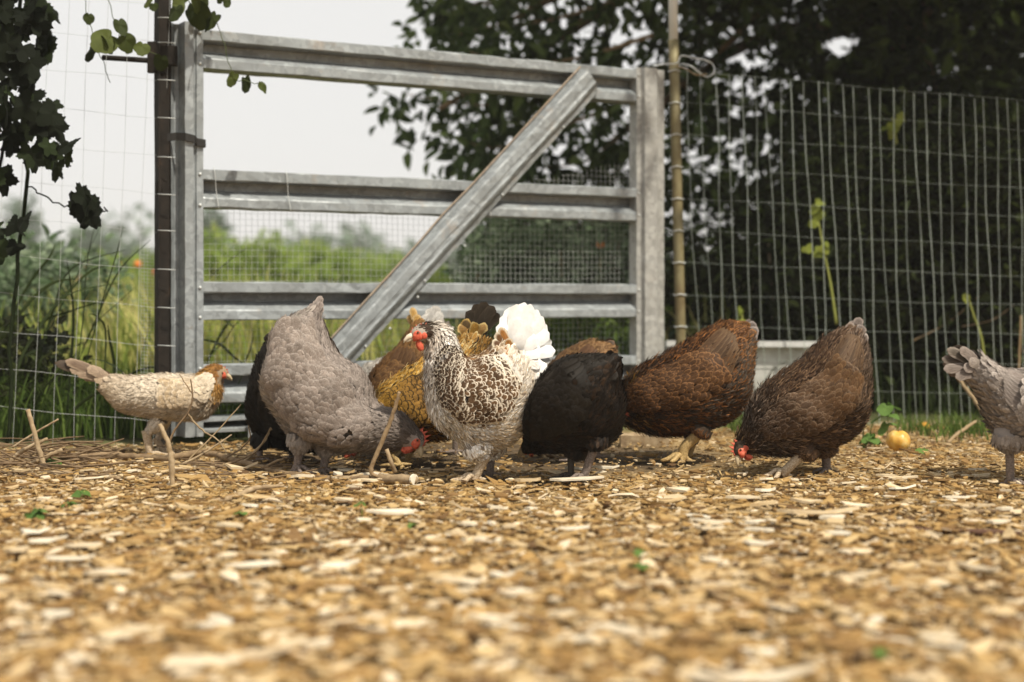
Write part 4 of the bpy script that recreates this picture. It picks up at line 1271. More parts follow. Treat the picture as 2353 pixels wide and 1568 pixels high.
def pal_of(fs, top, bot, edge, ea, var=.10, extra=None, sh=0.):
    """colours along the bird (0 tail .. 1 head) on back and belly; lacing colour and strength"""
    def p(f, ct, r, r2, th):
        k = np.clip((ct + .35 - sh) / .7, 0, 1)[:, None]; k = k * k * (3 - 2 * k)
        fj = np.clip(f + (r - .5) * .06, 0, 1)
        c = table(fs, top, fj) * k + table(fs, bot, fj) * (1 - k)
        c = c * (1 + var * (r[:, None] * 2 - 1))
        e = np.concatenate([table(fs, edge, fj) * (1 + var * (r2[:, None] * 2 - 1)), np.interp(fj, fs, ea)[:, None]], 1)
        if extra: c, e = extra(c, e, f, ct, r, r2, th)
        return np.clip(c, .004, .9), np.clip(e, 0, 1)
    return p


def wpal_of(a, b_, ea, edge, edge2=None, rnd=.12):
    def p(q, tq, r):
        n = len(r); c = A_(a, n) * (1 - q) + A_(b_, n) * q; c = c * (1 + rnd * (2 * r[:, None] - 1))
        ed = A_(edge, n) if edge2 is None else A_(edge, n) * (1 - q) + A_(edge2, n) * q
        return c, np.concatenate([ed, np.full((n, 1), ea)], 1)
    return p


# 1 the slim buff hen on the left
cream, buff, gold = (.68, .58, .45), (.58, .44, .28), (.30, .145, .030)
hen('slim cream hen with golden brown neck walking along the left wire fence', 4.15,
    [(250, 864, 238, 905, .026), (272, 860, 250, 920, .040), (310, 863, 280, 948, .064), (364, 857, 348, 966, .080), (415, 857, 420, 972, .084), (446, 858, 474, 967, .070), (461, 850, 504, 932, .050), (474, 842, 513, 903, .033), (488, 837, 511, 884, .024), (504, 836, 514, 874, .019), (517, 843, 520, 864, .010)],
    pal_of([0, .3, .50, .57, .64, 1], [(.42, .32, .22), cream, cream, (.40, .24, .08), gold, (.26, .12, .035)], [buff, cream, (.64, .56, .45), (.62, .53, .40), (.40, .22, .06), (.30, .11, .04)],
           [(.55, .45, .33), (.68, .60, .48), (.68, .60, .48), gold, (.42, .23, .06), gold], [.5, .6, .6, .5, .5, .3], .12),
    tail=dict(base=(262, 884), arch=.010, c=(.27, .20, .14), e=(.38, .29, .2, .5), tips=[(126, 833, .030, -.012, (.06, .045, .035), (.10, .075, .05, .5)), (132, 838, .028, .012, (.06, .045, .035), (.1, .08, .05, .5)), (150, 828, .030, -.016, (.16, .11, .075)), (160, 848, .028, -.018), (176, 858, .028, -.020), (190, 868, .026, .016), (200, 845, .030, -.022), (216, 872, .028, -.022, (.36, .27, .18)), (232, 862, .03, .02, (.4, .3, .2)), (228, 882, .026, -.024, (.45, .35, .25))]),
    wing=dict(f=(.66, .36, .18), t=(40, 106), pal=wpal_of(cream, (.50, .38, .24), .5, (.66, .57, .45)), flight=((.46, .33, .19), (.58, .47, .34, .3)), n=0, fw=.018, puff=.012, tw=-18, q0=.5),
    legs=[dict(hip=(362, 972), hock=(337, 998), foot=(346, 1047), dy=-.03, dir=(1, -.2), r=(.026, .009), m=M_leg_pale, w=.010), dict(hip=(378, 966), hock=(362, 1014), foot=(380, 1043), dy=.04, dir=(1, -.1), r=(.021, .008), m=M_leg_pale)],
    head=dict(c=(508, 856), a=28, r=.0195, comb=.7, wattle=.5), yaw=.02, neck=.68, N=2100, fl=.85, under=(.30, .22, .14), fluff=.5, bright=.92)

# 2 the lavender grey hen that pecks in front
lav = (.40, .335, .295)
def grey_extra(c, e, f, ct, r, r2, th):
    w = (r2 > .93)[:, None]; c = np.where(w, c * .72, c); return c, e
hen('large lavender grey hen bending down to peck with its rump in the air', 3.70,
    [(738, 706, 704, 714, .024), (744, 750, 632, 752, .058), (771, 803, 607, 826, .086), (799, 826, 595, 892, .100), (836, 852, 612, 945, .106), (855, 886, 655, 1002, .106), (864, 914, 702, 1030, .100), (880, 930, 765, 1044, .090), (905, 938, 830, 1046, .072), (932, 953, 885, 1040, .052), (952, 972, 922, 1037, .036), (967, 991, 946, 1036, .025), (978, 1008, 962, 1034, .014)],
    pal_of([0, .2, .5, .75, .9, 1], [(.44, .37, .33), (.46, .39, .345), lav, (.27, .225, .195), (.21, .17, .145), (.19, .15, .13)], [(.56, .49, .42), (.64, .56, .48), (.36, .31, .27), (.28, .24, .21), (.22, .18, .155), (.19, .15, .13)],
           [(.52, .45, .40), (.50, .43, .38), (.46, .40, .35), (.36, .30, .26), (.27, .22, .19), (.22, .18, .15)], [.7, .75, .75, .65, .4, .3], .09, grey_extra),
    tail=dict(base=(716, 735), arch=.004, c=(.46, .39, .35), e=(.54, .47, .42, .5), tips=[(739, 680, .020, -.004), (730, 690, .020, .006), (720, 697, .022, -.010), (710, 703, .022, .012), (741, 694, .020, -.012), (742, 705, .02, .010)]),
    wing=dict(f=(.60, .10, .04), t=(42, 122), rows=19, wd=1.9, pal=wpal_of((.31, .255, .22), (.35, .285, .24), .75, (.45, .385, .335)), flight=((.30, .24, .20), (.42, .35, .30, .6)), n=0, fw=.024, puff=.034, tw=-6),
    legs=[dict(hip=(690, 1010), hock=(686, 1042), foot=(682, 1080), dy=-.06, dir=(1, -.5), r=(.040, .014), m=M_leg_grey, w=.009), dict(hip=(748, 1020), hock=(748, 1050), foot=(741, 1087), dy=-.02, dir=(1, -.6), r=(.034, .013), m=M_leg_grey, w=.009)],
    head=dict(c=(957, 1011), a=66, r=.0235, comb=1.25, wattle=1.2, flip=1, yaw=22, beak=M_beak), yaw=-.05, neck=.70, N=2700, fl=1.0, under=(.30, .25, .22), fluff=.8, bright=.68)

# 3 black hen behind it
blk = (.016, .011, .006)
pal_black = pal_of([0, .5, 1], [blk] * 3, [(.018, .014, .011)] * 3, [(.035, .03, .025)] * 3, [.4, .4, .3], .25)
def brownish(c, e, f, ct, r, r2, th):
    w = ((r2 > .7) & (ct < .25))[:, None]; return np.where(w, np.array([.055, .032, .018]), c), e
pal_black2 = pal_of([0, .5, 1], [blk] * 3, [(.020, .015, .012)] * 3, [(.036, .032, .027)] * 3, [.4, .4, .3], .25, brownish)
wb = dict(f=(.60, .28, .12), t=(48, 112), pal=wpal_of(blk, blk, .4, (.035, .03, .026)), flight=(blk, (.03, .026, .022, .4)), n=6, fw=.022, puff=.013)
hen('black hen half hidden behind the lavender grey hen', 4.00,
    [(652, 778, 606, 796, .026), (690, 800, 582, 835, .066), (720, 850, 562, 902, .086), (735, 900, 556, 960, .090), (760, 940, 588, 1016, .086), (780, 965, 650, 1040, .070), (800, 985, 710, 1044, .050), (815, 1005, 760, 1044, .030), (823, 1020, 788, 1044, .017)],
    pal_black, tail=dict(base=(630, 800), c=blk, e=(.03, .026, .02, .4), tips=[(612, 768, .03, -.01), (632, 758, .03, .01), (655, 760, .028, -.012)]), wing=wb,
    legs=[dict(hip=(600, 1010), hock=(597, 1030), foot=(597, 1060), dy=-.05, dir=(1, -.3), m=M_leg_grey), dict(hip=(680, 1020), hock=(672, 1036), foot=(668, 1062), dy=.04, dir=(1, -.2), m=M_leg_grey)],
    head=dict(c=(812, 1030), a=62, r=.019, flip=1), neck=.72, N=1500, under=(.012, .010, .008), fluff=.4)

# 4 white hen farthest back, only slivers show
wht = (.62, .57, .50)
hen('white hen farthest back, its pale back and tail tip showing behind the brown hen', 4.42,
    [(988, 738, 1040, 770, .026), (930, 787, 1040, 862, .062), (880, 816, 1010, 930, .080), (830, 838, 960, 985, .084), (805, 880, 900, 1000, .074), (795, 920, 855, 1005, .055), (790, 955, 825, 1006, .036), (786, 980, 806, 1008, .018)],
    pal_of([0, .5, 1], [wht] * 3, [wht] * 3, [(.66, .62, .56)] * 3, [.5, .5, .4], .06),
    tail=dict(base=(985, 765), c=(.72, .69, .64), e=(.75, .72, .67, .5), tips=[(1006, 703, .034, -.012), (990, 708, .032, .012), (1016, 718, .03, -.016), (976, 722, .03, .0)]),
    wing=dict(f=(.60, .28, .12), t=(48, 112), pal=wpal_of(wht, wht, .4, (.66, .62, .56)), flight=(wht, (.66, .62, .56, .4)), n=6, fw=.022),
    legs=[dict(hip=(930, 975), hock=(928, 990), foot=(926, 1030), dy=-.04), dict(hip=(960, 970), hock=(962, 990), foot=(958, 1028), dy=.04)],
    head=dict(c=(790, 992), a=115, r=.019, flip=-1), neck=.70, N=1300, under=(.45, .41, .36))

# 5 brown hen in front of the white one
brn = (.17, .085, .032)
hen('plain chestnut brown hen with a gold tipped tail behind the golden hen', 4.16,
    [(948, 742, 1000, 775, .026), (914, 788, 1008, 850, .066), (880, 820, 990, 930, .084), (850, 850, 960, 988, .090), (828, 890, 910, 1008, .080), (815, 930, 870, 1014, .058), (808, 965, 840, 1014, .036), (806, 990, 822, 1016, .018)],
    pal_of([0, .3, .6, 1], [(.30, .15, .05), (.20, .10, .036), (.13, .062, .024), (.12, .06, .025)], [(.26, .13, .05), brn, brn, brn], [(.36, .22, .09), (.26, .13, .05), (.22, .11, .04), (.2, .1, .04)], [.6, .5, .5, .4], .22),
    tail=dict(base=(965, 775), c=(.55, .33, .10), e=(.66, .5, .28, .6), tips=[(946, 706, .022, -.008), (938, 724, .026, .008), (956, 722, .026, -.012), (968, 732, .026, .012, (.62, .52, .36))]),
    wing=dict(f=(.60, .28, .12), t=(48, 112), pal=wpal_of(brn, (.14, .07, .028), .6, (.26, .14, .05)), flight=((.12, .06, .025), (.22, .12, .05, .5)), n=6, fw=.022),
    legs=[dict(hip=(930, 985), hock=(934, 1000), foot=(930, 1042), dy=-.05), dict(hip=(1040, 930), hock=(1046, 1000), foot=(1046, 1046), dy=.05, m=M_leg_grey)],
    head=dict(c=(812, 1002), a=115, r=.019, flip=-1), neck=.70, N=1500, under=(.09, .05, .02))

# 6 golden spangled hen
gld = (.56, .31, .050)
def spangle(c, e, f, ct, r, r2, th):
    low = np.clip((.45 - ct) / .5, 0, 1); sp_ = (r2 < .25 + .42 * low)
    e = e.copy(); e[sp_] = np.array([.02, .014, .008, 1.0]); hi = (~sp_) & (ct > -.1) & (r > .45)
    e[hi] = np.array([.62, .50, .25, .9]); return c, e
hen('golden hen with black spangles and a black tail, partly hidden by the laced hen', 3.93,
    [(1062, 764, 1130, 800, .030), (1030, 790, 1120, 880, .068), (985, 813, 1110, 960, .090), (940, 836, 1060, 1010, .096), (902, 862, 990, 1022, .092), (872, 885, 930, 1016, .076), (859, 910, 890, 1004, .055), (853, 940, 876, 1002, .036), (849, 968, 866, 1006, .025), (847, 990, 859, 1010, .012)],
    pal_of([0, .3, 1], [(.30, .16, .04), gld, gld], [(.30, .16, .04), (.38, .19, .03), (.40, .20, .03)], [(.5, .4, .2)] * 3, [.6, .6, .6], .14, spangle),
    tail=dict(base=(1085, 790), arch=.012, c=(.030, .022, .014), e=(.05, .036, .024, .6), tips=[(1118, 694, .034, -.012), (1100, 698, .034, .012), (1136, 704, .034, -.018), (1082, 712, .034, -.008), (1148, 722, .034, .018), (1064, 735, .030, -.016, (.08, .05, .02), (.42, .28, .09, .8)), (1052, 750, .030, -.022, (.20, .11, .03), (.5, .36, .14, .8)), (1096, 742, .028, -.028, (.34, .19, .04), (.5, .38, .16, .8)), (1120, 748, .028, -.026, (.26, .15, .05), (.5, .38, .16, .8))]),
    wing=dict(f=(.58, .36, .14), t=(48, 110), pal=wpal_of(gld, (.30, .16, .04), .9, (.03, .02, .01)), flight=((.1, .06, .02), (.3, .17, .05, .6)), n=6, fw=.022),
    legs=[dict(hip=(905, 1000), hock=(897, 1037), foot=(922, 1074), dy=-.06, dir=(-1, -.4), r=(.03, .011)), dict(hip=(945, 1005), hock=(944, 1037), foot=(928, 1074), dy=.03, dir=(-1, -.2), r=(.03, .011))],
    head=dict(c=(852, 992), a=110, r=.019, flip=-1), neck=.66, N=2100, under=(.28, .15, .03), bright=.95, sw=1.8, asp=.8, pt=.4)

M_whitefeather = mat('white_tail_feathers', (.90, .885, .86), .7, 0, .1)
N_, L_, B_ = nodes(M_whitefeather)
nzw = noise(M_whitefeather, 90, 3)
L_.new(ramp(M_whitefeather, nzw.outputs[0], [(.3, (.82, .80, .77)), (.6, (.92, .91, .89))]).outputs[0], B_.inputs['Base Color'])

# 7 the laced hen with the white fan tail
def laced(c, e, f, ct, r, r2, th):
    rust = ((r2 > .74) & (f < .42) & (ct > .0))[:, None]; c = np.where(rust, np.array([.34, .15, .04]), c)
    grey = ((r2 > .83) & (ct < -.1) & (f < .72))[:, None]; c = np.where(grey, c * np.array([.40, .34, .29]), c)
    dk = ((r2 < .22) & (f > .6) & (f < .86))[:, None]; c = np.where(dk, np.array([.07, .045, .03]), c)
    return c, e
hen('white and brown laced hen standing upright with a big white fan tail', 3.60,
    [(1146, 776, 1230, 848, .046), (1128, 792, 1239, 915, .080), (1108, 807, 1224, 975, .104), (1085, 812, 1182, 1030, .118), (1066, 812, 1100, 1048, .122), (1062, 806, 1040, 1016, .112), (1060, 798, 996, 980, .095), (1056, 789, 976, 926, .074), (1048, 776, 972, 866, .055), (1034, 757, 973, 814, .042), (1012, 741, 976, 790, .031), (985, 736, 958, 786, .024), (962, 742, 946, 776, .014)],
    pal_of([0, .15, .35, .5, .60, .68, .84, .9, 1], [(.50, .36, .22), (.26, .155, .075), (.11, .06, .03), (.07, .038, .02), (.20, .15, .10), (.74, .69, .62), (.62, .55, .47), (.06, .042, .026), (.03, .02, .014)],
           [(.74, .68, .60), (.78, .73, .66), (.90, .88, .84), (.86, .83, .78), (.66, .59, .5), (.52, .45, .38), (.50, .43, .36), (.08, .055, .035), (.1, .05, .03)],
           [(.70, .62, .5), (.62, .5, .35), (.60, .50, .36), (.62, .54, .42), (.78, .73, .66), (.86, .83, .78), (.72, .66, .58), (.12, .09, .06), (.06, .04, .03)], [.8, .95, 1, 1, .9, .95, .8, .4, .2], .12, laced, sh=.5),
    tail=dict(base=(1175, 822), m=M_whitefeather, arch=.004, c=(.98, .96, .92), e=(.98, .97, .94, .5), tips=[(1160, 722, .036, -.010), (1172, 706, .038, .012), (1188, 699, .038, -.016), (1206, 695, .038, .016), (1220, 699, .038, -.02), (1236, 712, .038, .02), (1248, 728, .038, -.022), (1256, 746, .038, .022), (1262, 764, .038, -.024), (1268, 784, .036, .024), (1276, 806, .034, -.026), (1264, 830, .034, .024), (1258, 848, .032, -.03),
               (1150, 742, .036, -.020), (1190, 735, .04, -.028), (1218, 745, .04, -.032), (1236, 775, .04, -.034), (1244, 806, .038, -.036), (1200, 770, .036, -.036), (1150, 752, .024, -.034, (.34, .15, .04), (.66, .58, .44, .9)), (1166, 778, .026, -.042, (.30, .14, .04), (.66, .58, .44, .9)), (1190, 800, .028, -.044, (.40, .30, .2), (.72, .66, .56, .9)), (1140, 764, .026, -.036, (.15, .075, .03), (.66, .58, .44, 1)), (1132, 782, .026, -.040, (.12, .06, .03), (.66, .58, .44, 1)), (1160, 796, .028, -.05, (.20, .10, .04), (.70, .62, .5, 1)), (1176, 826, .03, -.052, (.34, .2, .1), (.74, .68, .58, 1)), (1206, 838, .032, -.05, (.5, .42, .32), (.8, .76, .7, 1)), (1148, 816, .028, -.054, (.14, .07, .03), (.70, .62, .5, 1)), (1238, 868, .032, -.04, (.66, .6, .53), (.84, .8, .75, 1)), (1246, 840, .032, -.04, (.74, .7, .64), (.88, .86, .82, 1))]),
    wing=dict(f=(.62, .15, .06), t=(27, 108), wd=1.5, pal=wpal_of((.022, .012, .006), (.12, .065, .03), .95, (.62, .54, .42), (.74, .66, .54)), flight=((.60, .55, .47), (.74, .70, .64, .7)), n=7, fw=.026, puff=.022, tw=-6, q0=.45, ls=.64, rows=16),
    legs=[dict(hip=(1098, 1030), hock=(1112, 1056), foot=(1090, 1099), dy=-.05, dir=(-1, -.25), r=(.046, .014), m=M_leg_pale, w=.0105), dict(hip=(1130, 1025), hock=(1128, 1056), foot=(1125, 1096), dy=.05, dir=(-1, -.1), r=(.044, .014), m=M_leg_grey, w=.009)],
    head=dict(c=(966, 766), a=160, r=.0235, comb=.55, wattle=1.0, dy=-.03, yaw=14, beak=mat('pale_beak', (.62, .53, .40), .4)), yaw=0., neck=.60, N=3200, fl=.90, under=(.34, .29, .24), fluff=.6, bright=1.08, sw=1.6)

# 8 brown hen behind the black one
hen('brown hen of which only the humped back shows above the black hen', 4.02,
    [(1388, 786, 1414, 820, .026), (1346, 781, 1412, 880, .070), (1300, 799, 1394, 950, .088), (1266, 826, 1350, 1000, .092), (1242, 862, 1300, 1010, .082), (1226, 902, 1262, 1012, .062), (1216, 950, 1238, 1012, .040), (1209, 985, 1223, 1016, .02)],
    pal_of([0, .5, 1], [(.20, .105, .042), (.15, .075, .03), (.12, .06, .024)], [(.14, .07, .03)] * 3, [(.34, .20, .09)] * 3, [.8, .7, .6], .25),
    tail=dict(base=(1390, 800), c=(.07, .045, .03), e=(.2, .12, .07, .5), tips=[(1412, 792, .026, -.01), (1406, 786, .026, .01), (1414, 806, .024, -.014)]),
    wing=dict(f=(.60, .28, .12), t=(48, 112), pal=wpal_of(brn, brn, .6, (.28, .16, .07)), flight=((.12, .06, .03), (.24, .13, .06, .5)), n=6, fw=.022),
    legs=[dict(hip=(1330, 985), hock=(1335, 1010), foot=(1332, 1056), dy=-.04, m=M_leg_grey), dict(hip=(1360, 985), hock=(1370, 1010), foot=(1374, 1054), dy=.04, m=M_leg_grey)],
    head=dict(c=(1216, 1002), a=110, r=.019, flip=-1), neck=.7, N=1400, under=(.09, .05, .02))

# 9 the big black hen in the middle
hen('big black hen pecking in the middle beside the white fan tail', 3.60,
    [(1398, 817, 1420, 846, .034), (1352, 813, 1420, 910, .085), (1310, 814, 1430, 972, .116), (1270, 832, 1406, 1034, .124), (1246, 866, 1342, 1050, .118), (1236, 910, 1282, 1049, .094), (1228, 955, 1256, 1047, .066), (1217, 988, 1238, 1046, .042), (1206, 1012, 1222, 1046, .026), (1199, 1030, 1208, 1046, .012)],
    pal_black2, tail=dict(base=(1390, 845), arch=.006, c=blk, e=(.03, .026, .022, .4), tips=[(1424, 822, .034, -.01), (1420, 842, .034, -.02), (1412, 812, .034, .014), (1424, 856, .03, .018), (1414, 872, .03, -.03)]), wing=dict(wb, puff=.016),
    legs=[dict(hip=(1322, 1030), hock=(1312, 1052), foot=(1312, 1097), dy=-.02, dir=(-1, -.2), r=(.040, .013), m=mat('black_leg_scales', (.05, .04, .03), .6)), dict(hip=(1366, 1010), hock=(1364, 1034), foot=(1340, 1099), dy=-.06, dir=(-1, -.5), r=(.040, .013), m=M_leg_grey, w=.009)],
    head=dict(c=(1216, 1024), a=140, r=.021, flip=-1, comb=.35, wattle=.5, yaw=-10), yaw=.10, neck=.68, N=2400, under=(.012, .010, .008), fluff=.5)

# 10 dark brown hen with rust lacing
def rusty(c, e, f, ct, r, r2, th):
    g = ((r2 > .55) & (f > .55))[:, None]; e = e.copy(); e[:, :3] = np.where(g, np.array([.46, .24, .045]), e[:, :3])
    return c, e
hen('dark brown hen with rust laced feathers and a grey tail, one leg raised', 4.05,
    [(1704, 742, 1734, 790, .034), (1662, 735, 1729, 868, .074), (1612, 756, 1723, 930, .102), (1560, 786, 1690, 974, .118), (1510, 814, 1612, 1002, .122), (1466, 838, 1532, 1011, .112), (1436, 864, 1478, 1002, .088), (1421, 890, 1446, 988, .060), (1412, 918, 1432, 978, .040), (1404, 938, 1420, 974, .026), (1396, 954, 1406, 974, .012)],
    pal_of([0, .2, .5, .75, 1], [(.16, .065, .020), (.065, .030, .012), (.034, .018, .009), (.038, .020, .009), (.03, .018, .009)], [(.15, .11, .08), (.15, .115, .085), (.06, .04, .026), (.035, .022, .014), (.03, .02, .012)],
           [(.44, .20, .065), (.42, .17, .05), (.36, .14, .04), (.46, .22, .045), (.3, .14, .04)], [.8, .85, .8, .85, .5], .45, rusty),
    tail=dict(base=(1705, 775), arch=.006, c=(.20, .165, .145), e=(.34, .29, .26, .7), tips=[(1738, 744, .030, -.012), (1744, 760, .030, -.02), (1728, 738, .030, .014), (1740, 778, .028, -.026), (1734, 796, .028, .02), (1716, 738, .030, -.02, (.2, .09, .03), (.32, .17, .07, .7))]),
    wing=dict(f=(.64, .26, .10), t=(44, 100), asp=.68, pal=wpal_of((.06, .03, .014), (.12, .055, .02), .85, (.26, .11, .034), (.34, .17, .07)), flight=((.14, .075, .035), (.30, .19, .10, .6)), n=8, fw=.024, puff=.016, tw=-12),
    legs=[dict(hip=(1612, 985), hock=(1602, 1000), foot=(1566, 1052), dy=-.07, dir=(-1, -.2), r=(.038, .016), bow=-.012, w=.0125, m=M_leg_yellow), dict(hip=(1590, 985), hock=(1592, 1022), foot=(1580, 1055), dy=.03, dir=(-1, 0), r=(.034, .012), m=M_leg_yellow)],
    head=dict(c=(1428, 938), a=112, r=.020, flip=-1, comb=.9, yaw=20, dy=-.05), yaw=0., neck=.52, N=2700, fl=.95, under=(.03, .02, .012), fluff=.6, asp=.74, pt=.5, bright=.66, sw=1.9)

# 11 brown grey hen, pecking
hen('grey brown hen with a red comb pecking alone to the right', 3.68,
    [(1952, 750, 1988, 790, .032), (1916, 761, 1998, 850, .074), (1871, 790, 2001, 928, .104), (1826, 829, 1985, 990, .118), (1786, 856, 1926, 1034, .122), (1752, 882, 1852, 1052, .112), (1726, 922, 1792, 1053, .088), (1709, 962, 1752, 1050, .058), (1697, 990, 1729, 1050, .038), (1689, 1012, 1710, 1052, .025), (1685, 1032, 1696, 1053, .012)],
    pal_of([0, .2, .45, .7, .85, 1], [(.15, .09, .052), (.115, .062, .033), (.085, .045, .023), (.06, .038, .024), (.06, .038, .022), (.04, .028, .018)], [(.13, .085, .058), (.14, .095, .065), (.12, .07, .04), (.055, .036, .022), (.06, .036, .018), (.05, .03, .018)],
           [(.44, .33, .25), (.38, .24, .14), (.42, .25, .13), (.52, .42, .34), (.44, .25, .09), (.14, .08, .04)], [.6, .55, .65, .75, .65, .3], .45),
    tail=dict(base=(1962, 785), arch=.004, c=(.30, .25, .22), e=(.42, .36, .32, .6), tips=[(1976, 729, .026, -.008), (1962, 736, .028, .010), (1984, 748, .028, -.016), (1996, 776, .026, -.02), (1990, 764, .028, .018), (1950, 742, .026, -.016, (.2, .13, .08))]),
    wing=dict(f=(.60, .22, .05), t=(56, 108), asp=.66, pal=wpal_of((.10, .06, .036), (.17, .09, .04), .75, (.36, .27, .2), (.26, .15, .07)), flight=((.15, .085, .042), (.28, .18, .1, .5)), n=8, fw=.024, puff=.018, tw=-10),
    legs=[dict(hip=(1856, 1030), hock=(1838, 1050), foot=(1798, 1088), dy=-.06, dir=(-1, -.35), r=(.040, .014), m=M_leg_pale, w=.0105), dict(hip=(1896, 1025), hock=(1898, 1050), foot=(1900, 1086), dy=.02, dir=(-1, -.3), r=(.038, .014), m=M_leg_grey, w=.0095)],
    head=dict(c=(1702, 1034), a=112, r=.0215, flip=-1, comb=1.0, wattle=.8, yaw=26, dy=-.03), yaw=0., neck=.50, N=2700, fl=.98, under=(.05, .03, .018), fluff=.6, asp=.72, pt=.5, bright=.60, sw=1.9)

# 12 grey hen that leaves the picture on the right
hen('grey hen cut off by the right edge with dark fanned tail feathers', 3.50,
    [(2262, 815, 2234, 888, .030), (2292, 836, 2264, 938, .070), (2330, 846, 2290, 1004, .098), (2375, 838, 2330, 1036, .114), (2425, 825, 2400, 1040, .118), (2470, 803, 2480, 1025, .108), (2492, 778, 2530, 970, .084), (2507, 745, 2550, 890, .058), (2522, 716, 2557, 802, .040), (2542, 701, 2566, 757, .027), (2562, 706, 2574, 736, .014)],
    pal_of([0, .3, .6, 1], [(.38, .325, .285), (.33, .28, .245), (.25, .21, .18), (.15, .12, .1)], [(.42, .36, .31), (.44, .37, .31), (.3, .25, .21), (.2, .16, .13)], [(.46, .40, .35), (.42, .36, .32), (.32, .27, .23), (.2, .16, .14)], [.8, .85, .7, .4], .12),
    tail=dict(base=(2262, 858), arch=.008, c=(.21, .17, .145), e=(.31, .26, .22, .4), tips=[(2164, 824, .026, -.008, (.09, .07, .055)), (2166, 836, .026, .010), (2176, 802, .028, -.012, (.10, .08, .06)), (2190, 796, .028, .012, (.12, .09, .07)), (2168, 848, .026, -.016), (2178, 858, .026, .016), (2206, 800, .028, -.02), (2224, 808, .028, .02), (2196, 868, .026, -.022), (2214, 846, .026, -.026, (.3, .25, .22)), (2226, 830, .026, -.03, (.33, .28, .24))]),
    wing=dict(f=(.56, .26, .10), t=(44, 108), pal=wpal_of((.30, .255, .22), (.36, .31, .27), .9, (.48, .42, .37)), flight=((.28, .23, .2), (.45, .39, .34, .7)), n=8, fw=.026, puff=.018),
    legs=[dict(hip=(2322, 1010), hock=(2320, 1040), foot=(2322, 1112), dy=-.05, dir=(1, -.6), r=(.050, .012), m=M_leg_grey, w=.0085), dict(hip=(2400, 1020), hock=(2396, 1045), foot=(2400, 1110), dy=.05, dir=(1, -.2), r=(.046, .012), m=M_leg_grey)],
    head=dict(c=(2556, 728), a=15, r=.022), neck=.68, N=2400, fl=1.05, under=(.26, .22, .19), fluff=.9)
# ------------------------------------------------------------------ vines, weeds, sticks and small things
def lobed_leaf(name, lobes, ser, L):
    """flat lobed leaf with its stalk at the origin, pointing along -Z, facing -Y; slightly cupped"""
    n = 44; V = [(0, 0, -.38 * L)]
    for i in range(n):
        a = 2 * math.pi * i / n
        k = .50 + .10 * math.cos(lobes * a) + (.05 if i % 2 else -.02) * ser
        if abs((a + math.pi) % (2 * math.pi) - math.pi) < .35: k *= 1.16
        if abs(a - math.pi) < .30: k *= .62 + .9 * abs(a - math.pi)
        x, z = math.sin(a) * k * L, -math.cos(a) * k * L * .98
        V.append((x, .10 * L * (abs(x) / L) ** 1.3 + .05 * L * math.sin(a * 3), z - .42 * L))
    Fc = np.array([[0, 1 + (i + 1) % n, 1 + i] for i in range(n)])
    me = bpy.data.meshes.new(name); me.from_pydata(V, [], Fc.tolist()); me.update()
    return me


def put(me, name, parent, loc, rot, s, m):
    o = bpy.data.objects.new(name, me); col.objects.link(o); o.parent = parent
    o.location = tuple(np.asarray(loc) - origin_of(parent)); o.rotation_euler = rot; o.scale = (s, s, s)
    if m and not me.materials: me.materials.append(m)
    return o


GL = [lobed_leaf('leaf', 5, 1, 1.0), lobed_leaf('leaf', 3, 1, 1.0), lobed_leaf('leaf', 5, .6, 1.0)]
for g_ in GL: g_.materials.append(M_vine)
HL = [lobed_leaf('leaf', 1, .1, 1.0), lobed_leaf('leaf', 2, .2, 1.0)]
for g_ in HL: g_.materials.append(M_vine2)


def grape_vine():
    t = empty('grape_vine', at(60, 1000, 4.3) * np.array([1, 1, 0])); tag(t, 'dark vine with broad toothed leaves climbing the left wire fence', 'vine')
    zones = [([(-160, -60), (95, -60), (120, 60), (100, 150), (120, 235), (90, 260), (-160, 260)], 140, (4.05, 4.38)), ([(-40, 250), (110, 235), (185, 300), (150, 330), (205, 370), (170, 430), (70, 380), (20, 340), (-60, 420)], 34, (4.1, 4.34)),
             ([(118, 460), (200, 462), (278, 480), (250, 500), (140, 520)], 6, (4.2, 4.3)), ([(-60, 380), (20, 400), (10, 440), (-60, 440)], 5, (4.15, 4.3)), ([(-80, 500), (60, 520), (90, 560), (40, 600), (-80, 620)], 13, (4.15, 4.34)), ([(110, 755), (150, 790), (90, 800)], 3, (4.45, 4.6)), ([(75, 760), (130, 780), (100, 850), (60, 820)], 4, (4.45, 4.6)),
             ([(-200, -800), (140, -800), (160, -60), (-200, -60)], 110, (3.9, 4.5))]
    for poly, k, (y0, y1) in zones:
        for (px, py) in sample_poly(poly, k):
            L = random.uniform(.05, .088) if k > 10 else (random.uniform(.07, .10) if k > 4 else random.uniform(.03, .045))
            p = at(px, py, random.uniform(y0, y1))
            put(random.choice(GL), 'leaf', t, p + np.array([0, 0, L * .5]), (random.gauss(-.35, .35), random.gauss(0, .5), random.gauss(0, .6)), L * .95, None)
    for (A, r) in (([(20, 1020), (30, 700), (60, 420), (40, 120), (60, -300)], .006), ([(60, 420), (140, 470), (250, 485)], .0025), ([(40, 200), (110, 280), (160, 380)], .003), ([(-60, 900), (-20, 560), (10, 240), (-30, -200)], .005)):
        P = np.array([at(x, y, 4.33) for x, y in A]); mb = MB(); n = 24
        mb.tube(catmull(P, np.linspace(0, len(P) - 1, n)) + rng.normal(0, .004, (n, 3)), r, 6); mb.build('stem', M_vine, t, smooth=True)


grape_vine()


